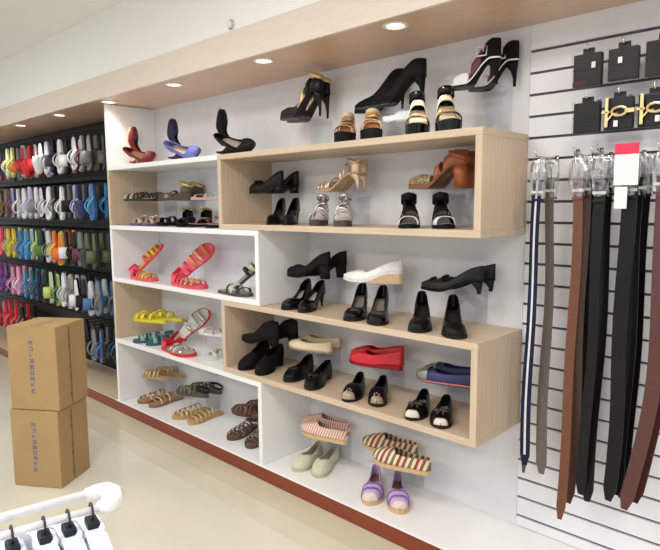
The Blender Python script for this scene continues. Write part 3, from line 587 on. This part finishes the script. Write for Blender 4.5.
floor_pair('ballet_flat', 'shoe', 'black flat with bow and white toe tip below the navy flats', dict(L=.235, W=.084, hk='flat', plat=.008, up=BLK, sole=SOLE, lin=M((206, 190, 172), .5), uppers=[('upper', 'flat', dict(throat=.72, fall=.16)), ('toe_cap', 'flat', dict(t0=.94, t1=1., throat=.6, hs=1.12, mat=M((226, 214, 200), .4)))], deco=[('bow', M((60, 58, 56), .3, .3), .78, .044, .02)]), [(414, 422), (437, 429)], ZO, .42)

# --- white bottom box
OLV = M((92, 90, 72), .55, kind='leather'); GTAN = M((206, 176, 124), .45, kind='leather'); CHOC = M((92, 58, 48), .5, kind='leather')
def strappy(m1, m2, ln, sl): return dict(L=.25, W=.088, up=m1, sole=sl, lin=ln, straps=[(.84, .016, .024), (.72, .014, .032, m2), (.60, .016, .036), (.46, .014, .042, m2), (.34, .014, .046)], **FLG)
stand_pair('flat_sandal', 'sandal', 'pale gold strappy sandal on the far riser in the bottom white box', strappy(GTAN, GOLD, M((214, 186, 140), .5), M((180, 150, 106), .5)), 147, 380, ZQ, dx=.0, gap=.095, yaw=.25)
stand_pair('flat_sandal', 'sandal', 'olive sandal with black ankle loop on riser in the bottom white box', dict(strappy(OLV, M((110, 108, 88), .5), M((120, 116, 96), .5), M((80, 76, 62), .5)), ankle=(BLK, .03, .012, .034)), 181, 398, ZQ, dx=.0, gap=.095, rise=.125, yaw=.25)
stand_pair('flat_sandal', 'sandal', 'dark brown strappy sandal on riser beside the white divider in the bottom box', dict(strappy(CHOC, M((120, 76, 66), .5), M((130, 90, 76), .5), M((80, 56, 46), .5)), L=.24), 235, 416, ZQ, dx=.0, gap=.1, rise=.13)
floor_pair('flat_sandal', 'sandal', 'tan strappy sandal with woven uppers standing below the pale gold sandals', strappy(M((176, 126, 90), .5, kind='leather'), M((216, 190, 150), .5), M((190, 150, 112), .5), M((140, 106, 78), .5)), [(138, 404), (151, 407)], ZQ, .0)
floor_pair('flat_sandal', 'sandal', 'beige gold sandal standing below the olive sandals', strappy(M((208, 174, 118), .5, kind='leather'), GOLD, M((206, 172, 124), .5), M((184, 148, 104), .5)), [(173, 420), (190, 424)], ZQ, .0)
floor_pair('flat_sandal', 'sandal', 'brown sandal with ankle loop standing beside the white divider in the bottom box', dict(strappy(M((104, 84, 66), .5, kind='leather'), M((140, 116, 92), .5), M((126, 98, 80), .5), M((84, 64, 50), .5)), L=.24, ankle=(M((104, 84, 66), .5, kind='leather'), .035, .012, .034)), [(230, 441), (247, 449)], ZQ, .3)

# --- espadrilles and flats on the platform
ROPE = M((206, 176, 132), .8, kind='rope', var=.15, scale=200)
ST1 = stripes('pink_white_weave', [(204, 138, 126), (232, 218, 204)], 75)
ST2 = stripes('red_green_cream_weave', [(150, 60, 62), (232, 214, 178), (110, 112, 84), (232, 214, 178), (132, 84, 84), (226, 206, 170)], 13)
ESP = lambda m, ln: dict(L=.27, W=.088, hk='flat', plat=.018, up=m, sole=ROPE, grow=1.08, lin=ln, uppers=[('upper', 'loafer', dict(throat=.60, fall=.10, hs=.98, open_a=50))])
stand_pair('espadrille', 'shoe', 'pink and white finely striped espadrille on the platform riser', ESP(ST1, M((120, 96, 84), .6)), 304, 441, ZQ, rise=.155, dx=-.06, gap=.08)
stand_pair('espadrille', 'shoe', 'cream red and green wide-striped espadrille on the platform riser', ESP(ST2, M((124, 120, 84), .6)), 376, 469, ZQ, rise=.158, dx=-.13, gap=.092, Yf=-.165)
LGT = M((206, 206, 184), .55, kind='fabric')
floor_pair('ballet_flat', 'shoe', 'pale grey-green ballet flat on the platform below the pink striped espadrilles', dict(L=.245, W=.086, hk='flat', plat=.010, up=LGT, sole=M((190, 184, 150), .6), lin=M((176, 156, 124), .6), uppers=[('upper', 'flat', dict(throat=.70, fall=.14, hs=1.2))]), [(296, 473), (315, 478)], ZQ, .3)
LIL = M((196, 168, 212), .6, kind='fabric')
floor_pair('espadrille', 'shoe', 'lilac espadrille with purple bands and cream toe on the platform', dict(L=.255, W=.09, hk='flat', plat=.016, up=LIL, sole=ROPE, grow=1.08, lin=M((150, 124, 84), .6), uppers=[('upper', 'flat', dict(throat=.66, fall=.12, hs=1.15)), ('toe_cap', 'flat', dict(t0=.925, t1=1, throat=.6, hs=1.22, mat=M((228, 208, 196), .6)))], straps=[(.84, .008, .046, M((140, 96, 176), .6)), (.71, .008, .052, M((140, 96, 176), .6))]), [(371, 507), (398, 515)], ZQ, .62, .03)

# ------------------------------------------------------------------ wall of slippers
CLR = {'grey': (120, 120, 120), 'black': (22, 22, 24), 'white': (226, 226, 228), 'maroon': (98, 30, 46), 'red': (206, 34, 38), 'orange': (232, 110, 44), 'cream': (222, 216, 170), 'pink': (236, 150, 186),
       'blue': (64, 110, 160), 'navy': (44, 50, 96), 'lavender': (178, 176, 214), 'purple': (110, 60, 150), 'olive': (84, 92, 62), 'yellow': (228, 206, 34), 'green': (70, 120, 44), 'cyan': (70, 160, 214),
       'coral': (240, 84, 104), 'teal': (46, 130, 140), 'lime': (190, 212, 110), 'magenta': (170, 44, 130), 'silver': (196, 198, 206), 'brown': (132, 100, 60), 'charcoal': (58, 60, 64)}
sl_last = Last(.255, .088, 0, .016)
sl_cache = {}
def sl_mesh(part, kind, c):
    k = (part, kind, c)
    if k not in sl_cache:
        m = M(CLR[c], .55)
        if part == 'sole': sl_cache[k] = sole_mesh(sl_last, m, lambda t: 0., 1.)
        elif part == 'footbed': sl_cache[k] = sole_mesh(Last(.236, .078, 0, .016), m, lambda t: .0155, 1., .0015)
        else:
            if kind == 'flip_flop': me = thong_mesh(sl_last, m, .80, .40, .04, .018)
            elif kind == 'slide_sandal': me = strap_mesh(sl_last, m, .64, .085, .05)
            else: me = upper_mesh(sl_last, m, 'loafer', .52, 60, .44, 1., 1.05, .1)
            sl_cache[k] = me
    return sl_cache[k]
hookme = MB().tube([(0, 0, 0), (0, -.20, 0), (0, -.21, .004), (0, -.215, .016)], .0028, 6).mesh('display_hook', DARKM, True)
RN = ['top', 'second', 'third', 'fourth', 'lowest']
ROWS = [  # hook height, then photo column + colours (sole, strap) + kind, as the row shows them
 (1.86, [(99, 'charcoal', 'grey', 1), (91, 'grey', 'maroon', 0), (84, 'maroon', 'silver', 0), (76, 'black', 'white', 1), (69, 'white', 'white', 0), (62, 'black', 'charcoal', 1), (56, 'lavender', 'silver', 0), (50, 'black', 'white', 2), (44, 'white', 'red', 1), (38, 'red', 'red', 2), (32, 'white', 'red', 1), (27, 'grey', 'orange', 1), (21, 'cream', 'lime', 0), (16, 'cream', 'cream', 0), (10, 'charcoal', 'navy', 0), (4, 'pink', 'white', 0), (-3, 'red', 'maroon', 1)]),
 (1.515, [(99, 'blue', 'cyan', 0), (91, 'charcoal', 'navy', 2), (84, 'navy', 'lavender', 0), (76, 'charcoal', 'black', 1), (68, 'white', 'white', 0), (61, 'black', 'grey', 0), (55, 'silver', 'white', 0), (48, 'black', 'silver', 0), (42, 'white', 'grey', 1), (36, 'silver', 'lavender', 0), (30, 'white', 'silver', 0), (24, 'silver', 'white', 0), (18, 'lavender', 'purple', 0), (12, 'brown', 'brown', 0), (6, 'charcoal', 'brown', 1), (1, 'lavender', 'navy', 0), (-5, 'purple', 'navy', 0)]),
 (1.165, [(99, 'charcoal', 'olive', 1), (92, 'olive', 'charcoal', 2), (85, 'grey', 'maroon', 1), (78, 'charcoal', 'black', 0), (72, 'black', 'white', 1), (66, 'yellow', 'orange', 1), (60, 'orange', 'yellow', 0), (54, 'silver', 'grey', 0), (47, 'black', 'green', 1), (41, 'green', 'lime', 0), (35, 'silver', 'cyan', 0), (29, 'cyan', 'cyan', 0), (23, 'cyan', 'blue', 0), (17, 'yellow', 'yellow', 0), (11, 'yellow', 'lime', 0), (4, 'coral', 'coral', 0), (-3, 'red', 'coral', 0)]),
 (.825, [(100, 'blue', 'grey', 0), (93, 'silver', 'blue', 1), (86, 'charcoal', 'black', 1), (79, 'black', 'white', 1), (73, 'silver', 'grey', 0), (66, 'white', 'silver', 0), (59, 'lime', 'green', 0), (52, 'white', 'lime', 1), (45, 'charcoal', 'black', 0), (38, 'navy', 'charcoal', 0), (32, 'teal', 'blue', 0), (26, 'teal', 'cyan', 0), (19, 'pink', 'white', 0), (13, 'pink', 'pink', 0), (7, 'navy', 'purple', 0), (1, 'magenta', 'purple', 0), (-5, 'purple', 'magenta', 0)]),
 (.475, [(101, 'charcoal', 'blue', 0), (95, 'charcoal', 'grey', 0), (88, 'black', 'charcoal', 1), (81, 'charcoal', 'black', 1), (74, 'black', 'charcoal', 1), (20, 'black', 'grey', 0), (14, 'red', 'coral', 0), (8, 'red', 'coral', 0), (2, 'coral', 'red', 0), (-4, 'red', 'red', 1)])]
KN = ['flip_flop', 'slide_sandal', 'clog_slipper']; KW = ['thong-strap flip-flop', 'wide-band slide', 'closed-toe slipper']
rr = random.Random(3)
def slipper(kind, cs, ct, row, loc, yaw, tilt, side):
    lab = '%s %s with %s upper hanging on the %s row of the black wall' % (cs, KW[kind], ct, RN[row])
    o = link(KN[kind], None); o.empty_display_size = .03
    tag(o, lab, 'slipper', '%s and %s slippers, %s row' % (cs, ct, RN[row]))
    # toe down, footbed facing the aisle
    o.matrix_world = Matrix.Translation(loc) @ Matrix.Rotation(yaw, 4, 'Z') @ Matrix.Rotation(tilt, 4, 'Y') @ mat_axes((0, 0, -1), (0, -1, 0), (0, 0, 0))
    link('sole', sl_mesh('sole', 'x', cs), o)
    link('footbed', sl_mesh('footbed', 'x', cs if rr.random() < .5 else ct), o)
    u = link('strap' if kind < 2 else 'upper', sl_mesh('strap', KN[kind], ct), o); solid(u, .005, 1)
for ri, (hz, items) in enumerate(ROWS):
    xprev = None
    for (u, cs, ct, kd) in items:
        x = hY(u, 200, -.15)[0]
        if xprev is not None: x = min(x, xprev-.117)      # neighbours hang clear of each other
        xprev = x
        h = link('display_hook', hookme, None, (x, .004, hz)); tag(h, 'thin dark hook on the %s row of the black slatted wall' % RN[ri], 'hook', 'hooks of the black wall, %s row' % RN[ri])
        for d in range(2):
            s = -1 if d == 0 else 1
            slipper(kd, cs, ct, ri, Vector((x+s*.007, -.185+d*.098, hz-.150+rr.uniform(-.010, .008))), rr.uniform(-.22, .22), rr.uniform(-.04, .04), s)
    # a second pair behind on each hook shows only as a dark edge; the far pairs are left out

# ------------------------------------------------------------------ belts
def belt(label, group, u, v0, zend, col, Y, yaw, wid=.035, mat=None, stripe=None, bend=0., bulge=0., sleeve=True, card=False):
    p = hY(u, v0, Y); zt = 1.475; r = thing('leather_belt', label, 'belt', (p[0], Y, zt), yaw, group)
    m = mat or M(col, .38, kind='leather', coat=.15); n = 26; Ln = zt-zend-.075; V, Fc = [], []
    def path(q): return (bend*q**3+bulge*math.sin(PI*q)*.5+.004*math.sin(q*9+u), -.006*math.sin(q*5+u*.7)-.02*q*q, -.07-Ln*q)
    for k in range(n+1):
        q = k/n; a = path(q); ww = wid/2*(1 if q < .96 else 1-(q-.96)/.04*.55); tw = .25*math.sin(q*3+u)
        for s in (-1, 1):
            for th in (0, .0035): V.append((a[0]+s*ww*math.cos(tw), a[1]+s*ww*math.sin(tw)+th, a[2]))
    for k in range(n):
        b = 4*k; Fc += [(b, b+2, b+6, b+4), (b+1, b+5, b+7, b+3), (b, b+4, b+5, b+1), (b+2, b+3, b+7, b+6)]
    Fc += [(0, 1, 3, 2), (4*n, 4*n+2, 4*n+3, 4*n+1)]
    st = link('strap', mesh('strap', V, Fc, m, False), r)
    if stripe:
        V, Fc = [], []
        for k in range(n):
            q = k/n; a = path(q); tw = .25*math.sin(q*3+u)
            for s in (-1, 1): V.append((a[0]+s*wid*.11*math.cos(tw), a[1]+s*wid*.11*math.sin(tw)-.0009, a[2]))
        for k in range(n-1): Fc.append((2*k, 2*k+1, 2*k+3, 2*k+2))
        solid(link('stripe', mesh('stripe', V, Fc, stripe), st), .0006, 0)
    h = wid/2+.005
    MB().tube([(-h, 0, -.012), (h, 0, -.012), (h, 0, -.062), (-h, 0, -.062)], .0032, 6, True).tube([(0, 0, -.062), (0, -.004, -.035), (0, -.003, -.010)], .002, 6).build('buckle', CHROME, r, True)
    kz = -.085-.03*random.Random(int(u*7)).random(); hk = wid/2+.0022
    MB().box(-hk, hk, -.007, .005, kz-.009, kz, .001).build('keeper_loop', M((206, 204, 202), .4), r)
    MB().box(-hk, hk, -.007, .005, kz-.034, kz-.026, .001).build('keeper_loop', m, r)
    if sleeve:                                   # crumpled clear plastic bag over the buckle end
        V, Fc = [], []; n2 = 14; rs = [(-.0, .018), (-.02, .026), (-.045, .030), (-.075, .027), (-.10, .021), (-.125, .018)]
        ra = random.Random(int(u*10))
        for z, rad in rs:
            for k in range(n2):
                q = 2*PI*k/n2; f = rad*(1+ra.uniform(-.22, .22)); V.append((f*1.05*math.cos(q), f*.38*math.sin(q), z+ra.uniform(-.004, .004)))
        for i in range(len(rs)-1):
            for k in range(n2): Fc.append((i*n2+k, i*n2+(k+1) % n2, (i+1)*n2+(k+1) % n2, (i+1)*n2+k))
        link('plastic_bag', mesh('plastic_bag', V, Fc, PLAST), r)
    if card:
        c = MB().box(-.034, .034, -.036, -.0345, -.095, .028).build('header_card', M((238, 234, 234), .5), r); tag(c, 'white cardboard header card')
        tag(MB().box(-.034, .034, -.0368, -.0362, -.004, .028).build('card_band', M((222, 38, 82), .5), c), 'bright pink-red band')
        MB().box(-.030, .006, -.0362, -.0346, -.165, -.10).build('paper_tag', M((236, 234, 236), .5), c)
    return r
def hook(u, z, ylen, label, group='hooks of the white slatted wall', X=None):
    x = hY(u, 165, -.1)[0] if X is None else X
    o = MB().tube([(0, 0, 0), (0, -ylen, 0), (0, -ylen-.008, .004), (0, -ylen-.012, .018)], .003, 8).box(-.006, .006, -.003, 0, -.012, .012).build('display_hook', CHROME, None, True, (x, 0, z))
    return tag(o, label, 'hook', group)
BB = M((15, 15, 18), .4, kind='leather', coat=.15)
belt('navy belt with a white centre stripe on the slatted wall', None, 538, 190, .40, None, -.146, .06, .034, M((27, 31, 56), .5, kind='fabric'), M((220, 220, 228), .6), bend=-.012, bulge=-.015)
belt('taupe grey belt hanging beside the navy striped belt', None, 551, 190, .37, None, -.10, -.1, .036, M((100, 93, 86), .5, kind='fabric'), bend=.012)
belt('narrow dark belt with thin tail behind the navy striped belt', None, 535, 195, .335, None, -.065, .1, .02, M((70, 70, 54), .5, kind='leather'), bend=.0, sleeve=False)
belt('chestnut brown leather belt beside the black belts', 'brown belts', 578, 190, .255, (106, 60, 36), -.152, .03, .030, bend=-.01)
belt('dark brown leather belt behind the chestnut brown belt', None, 585, 190, .30, (74, 46, 34), -.116, .05, .036, bend=-.005)
for i, (u, Y, ze, a) in enumerate([(593, -.082, .37, .05), (600, -.15, .36, -.05), (607, -.116, .33, .05), (596, -.048, .38, 0)]):
    belt('black leather belt between the brown belt and the belt with the pink-topped card', 'black belts beside the brown belt', u, 190, ze, None, Y, a, .037, BB, bend=-.012)
belt('black leather belt with pink-topped white card on the slatted wall', None, 629, 190, .37, None, -.152, 0, .042, BB, card=True, bend=-.01)
for i, (u, Y, ze, a) in enumerate([(638, -.116, .38, -.05), (644, -.082, .36, .05), (632, -.048, .34, 0)]):
    belt('black leather belt behind and beside the belt with the pink-topped card', 'black belts beside the pink-topped card', u, 190, ze, None, Y, a, .040, BB, bend=-.012)
belt('maroon brown leather belt at the end of the belt display', 'maroon belts', 662, 200, .36, (84, 45, 39), -.152, 0, .045, bend=-.05, bulge=.03)
belt('maroon brown leather belt at the end of the belt display', 'maroon belts', 668, 200, .38, (78, 42, 37), -.116, .05, .040, bend=-.035, bulge=.03)
for u, s in [(545, 'navy and taupe belts'), (582, 'brown belts'), (600, 'black belts next to brown'), (634, 'belt with the pink-topped card'), (665, 'maroon belts')]:
    hook(u, 1.483, .165, 'chrome hook carrying the '+s)
for u in (566, 590): hook(u, 1.5, .03, 'short empty chrome hook in a groove above the belts', 'empty hooks above the belts')

# ------------------------------------------------------------------ wallets in clear packs
WAL = M((17, 17, 20), .45, kind='leather'); WIN = clear('pack_film', (.96, .965, .97), .006, .3)
def wallet(label, x0, x1, z0, z1, tagpos, gold=False, red=False):
    xc = (x0+x1)/2; wd = x1-x0; h = z1-z0; r = thing('boxed_wallet', label, 'wallet', (xc, -.1, z0))
    MB().box(-wd/2+.004, wd/2-.004, -.012, .012, .004, h-.012, .004).build('wallet', WAL, r)
    MB().box(-wd/2+.003, wd/2-.003, -.0135, -.0122, h*.46, h*.48).build('fold_seam', M((14, 14, 16), .5), r)
    MB().box(-.018, .018, -.003, .003, h-.0125, h+.006, .002).build('hang_tab', M((24, 24, 28), .4), r)
    V = [(-wd/2, h), (-wd/2, 0), (wd/2, 0), (wd/2, h)]
    fb = MB().box(-wd/2, -wd/2+.0012, -.016, .014, 0, h-.008).box(wd/2-.0012, wd/2, -.016, .014, 0, h-.008).box(-wd/2+.0013, wd/2-.0013, -.0162, -.0152, 0, h-.008)
    fb.build('clear_film', WIN, r)
    if tagpos: MB().box(tagpos[0]-.006, tagpos[0]+.006, -.0185, -.0172, tagpos[1]-.009, tagpos[1]+.009).build('price_tag', M((236, 234, 232), .5), r)
    if red: MB().box(-wd/2+.005, 0, -.0152, -.014, .006, .02).build('red_strip', M((110, 26, 34), .5), r)
    if gold:
        g = MB().box(-.036, -.026, -.024, -.0195, .012, h-.012, .0015)
        g.tube([(.006+.022*math.cos(2*PI*k/18), -.0215, .058+.013*math.sin(2*PI*k/18)) for k in range(18)], .0042, 7, True)
        g.box(-.046, -.022, -.024, -.0195, .054, .062, .0015).box(.022, wd/2+.004, -.024, -.0195, .051, .064, .0015).tube([(-.03, -.0215, .03), (-.014, -.0215, .05), (.002, -.0215, .052)], .003, 6)
        tag(g.build('buckle', GOLD, r), 'gold metal buckle')
    hook(0, z1-.002, .105, 'chrome hook carrying the '+label.split(' in the ')[0].split(' at the ')[0].split(', ')[0], 'hooks carrying the wallets', xc)
wallet('dark wallet pack with a red corner and white tag, in the upper wallet row', -.790, -.695, 1.695, 1.812, (.022, .066), red=True)
wallet('plain black wallet pack with a tilted white tag in the upper wallet row', -.683, -.588, 1.700, 1.812, (-.006, .062))
wallet('black wallet pack at the far end of the upper wallet row', -.576, -.470, 1.698, 1.816, (.045, .085))
wallet('plain black wallet pack without ornament in the lower wallet row', -.784, -.694, 1.548, 1.660, None)
wallet('black pack with gold buckle beside the plain pack in the lower wallet row', -.688, -.596, 1.550, 1.664, (-.004, .022), gold=True)
wallet('black pack with gold buckle at the far end of the lower wallet row', -.590, -.492, 1.550, 1.664, (.012, .026), gold=True)

# ------------------------------------------------------------------ cartons
CARD = M((168, 138, 94), .75, kind='carton', var=.05, scale=7); INK = M((92, 100, 140), .7); TAPE = M((168, 140, 96), .3)
cA, cB = Vector(hZ(15, 485, 0)), Vector(hZ(62, 489, 0))
cdir = (cB-cA); cw = cdir.length; ca = math.atan2(cdir.y, cdir.x); cdp = .235
def carton(label, z0, h, dxy, rot):
    c = cA+cdir*.5
    r = thing('cardboard_carton', label, 'carton', (c.x+dxy[0], c.y+dxy[1], z0), ca+rot)
    w2 = cw/2; d = cdp
    MB().box(-w2, w2, 0, d, .001, h, .004).build('body', CARD, r)
    for s in (0, 1):                                   # top flaps
        MB().box(-w2+.002, w2-.002, .002+s*(d/2), d/2-.0015+s*(d/2-.0005), h, h+.0025).build('flap', CARD, r)
    MB().box(-.02, .02, .001, d-.001, h+.0026, h+.0031).build('tape', TAPE, r)
    # vertical printed line of characters on the front, strokes built one by one
    n = 9; hh = h*.66/n; z = h*.20
    pr = MB(); rs = random.Random(5)
    for k in range(n):
        zz = z+k*hh; xx = -w2*.03-.012
        for (a, b, c2, e) in [(0, .022, .10, .22), (0, .022, .62, .76), (.002, .006, .1, .76), (.016, .021, .1, .76), (.008, .014, .3, .55)]:
            if rs.random() < .8: pr.box(xx+a, xx+b, -.0006, -.0001, zz+c2*hh, zz+e*hh)
    tag(pr.build('printed_lettering', INK, r), None, kind='stuff')
    sd = MB()                                          # dark sealing strip and print along the side seam
    sd.box(w2+.0001, w2+.0008, d*.42, d*.46, .01, h-.01)
    sd.build('side_seam', M((126, 98, 66), .6), r)
    pr2 = MB()
    for k in range(7):
        if k % 3 != 1: pr2.box(w2+.0009, w2+.0014, d*.40, d*.40+.012, h*.1+k*h*.12, h*.1+k*h*.12+h*.06)
    tag(pr2.build('side_print', M((110, 96, 84), .7), r), None, kind='stuff')
    return r
hB = .385
carton('lower cardboard carton with vertical blue print standing on the floor', 0, .375, (0, 0), 0)
carton('upper cardboard carton with vertical blue print stacked on another carton', .3795, .395, (.008, .008), .01)

# ------------------------------------------------------------------ low garment rack in the foreground
ZR = .80
a1, a0 = Vector(hZ(98, 491, ZR)), Vector(hZ(0, 518, ZR))
b1, b0 = Vector(hZ(94, 509, ZR)), Vector(hZ(0, 542, ZR))
dv = (a0-a1).normalized(); gap = .5*((a1-b1).length+(a0-b0).length)
nrm = Vector((-dv.y, dv.x, 0));
if (b1-a1).dot(nrm) < 0: nrm = -nrm
gp = max(.03, (b1-a1).dot(nrm))
WR = M((240, 238, 240), .3, coat=.2)
rk = thing('garment_rack', 'white tubular garment rail with chunky rounded end holding white shirts', 'clothes rack', (a0+dv*.5-Vector((0, 0, ZR))))
ro = Vector(rk.location)
def lp(v): return tuple(Vector(v)-ro)
far = .62
MB().tube([lp(a1), lp(a1+dv*far)], .0078, 12).build('rail', WR, rk, True)
bs = a1+nrm*gp
MB().tube([lp(bs), lp(bs+dv*far)], .0062, 12).build('rail', WR, rk, True)
e0 = a1-dv*.0; mid = a1+nrm*gp*.5
pts = [a1+dv*.022, a1+dv*.004, a1-dv*.012+nrm*gp*.12, a1-dv*.019+nrm*gp*.5, a1-dv*.012+nrm*gp*.88, bs+dv*.004, bs+dv*.018]
MB().tube([lp(p_) for p_ in pts], [.010, .0135, .0165, .0185, .018, .0145, .009], 14).build('end_bend', WR, rk, True)
pe = a1+dv*far+nrm*gp*.5
MB().tube([lp(a1+dv*far), lp(bs+dv*far)], .011, 12).tube([lp(pe), lp((pe.x, pe.y, .03))], .014, 14).build('post', WR, rk, True)
fb = MB()
for s in (-1, 1): fb.tube([lp((pe.x, pe.y, .03)), lp(Vector((pe.x, pe.y, .014))+nrm*s*.22)], .012, 10)
fb.tube([lp((pe.x, pe.y, .03)), lp(Vector((pe.x, pe.y, .014))-dv*.3)], .012, 10)
fb.build('foot', WR, rk, True)
SH = [M((236, 238, 246), .8, kind='fabric', var=.02), M((214, 224, 240), .8, kind='fabric', var=.02)]
raz = math.atan2(dv.y, dv.x)
def shirt(label, s, mat, tw):
    c = bs+dv*s; r = thing('hanging_shirt', label, 'shirt', (c.x, c.y, ZR), raz+tw)
    # local x along the rail, y across it
    K = M((34, 36, 44), .45)
    hk = MB().tube([(.0, .0115*math.cos(q), .0115*math.sin(q)) for q in [PI*(1.15-1.35*k/10) for k in range(11)]]+[(0, .006, -.014), (0, 0, -.020), (0, 0, -.026)], .0021, 7)
    hk.build('hook', M((60, 60, 66), .35, .5), r, True)
    MB().box(-.010, .010, -.017, .017, -.046, -.016, .004).box(-.007, .007, -.036, .036, -.052, -.036, .004).build('hanger_neck', K, r)
    out = [(.03, -.05), (.055, -.058), (.12, -.085), (.19, -.125), (.235, -.20), (.245, -.30), (.185, -.31), (.175, -.24), (.17, -.36), (.175, -.62)]
    V, Fc = [], []; prof = [(-1, .35), (-.5, .9), (0, 1), (.5, .9), (1, .35)]
    out = [(y*1.06, z+.022) for y, z in out]
    pts = [(-y, z) for y, z in out]+[(y, z) for y, z in reversed(out)]
    # body: closed outline skinned in three layers so that it has a soft thickness
    lay = [(-.016, .97), (-.009, 1.0), (.009, 1.0), (.016, .97)]
    n = len(pts)
    for x, k in lay:
        V += [(x, y*k, z if k == 1 else z-.004) for y, z in pts]
    for i in range(3):
        for j in range(n): Fc.append((i*n+j, i*n+(j+1) % n, (i+1)*n+(j+1) % n, (i+1)*n+j))
    Fc += [tuple(range(n))[::-1], tuple(3*n+j for j in range(n))]
    me = mesh('shirt_body', V, Fc, mat); link('shirt_body', me, r)
    MB().tube([(.014*math.cos(2*PI*k/14), .036*math.sin(2*PI*k/14), -.034-.006*math.cos(2*PI*k/14)) for k in range(14)], .006, 7, True).build('collar', mat, r, True)
    return r
for i, s in enumerate([.028, .066, .104, .152, .2, .25]):
    shirt(['white shirt on a black-necked hanger on the low rail', 'pale blue shirt on a black-necked hanger on the low rail'][i % 2], s, SH[i % 2], (-.01, .01, -.005, .01, 0, .005)[i])['group'] = ['white shirts on the low rail', 'pale blue shirts on the low rail'][i % 2]
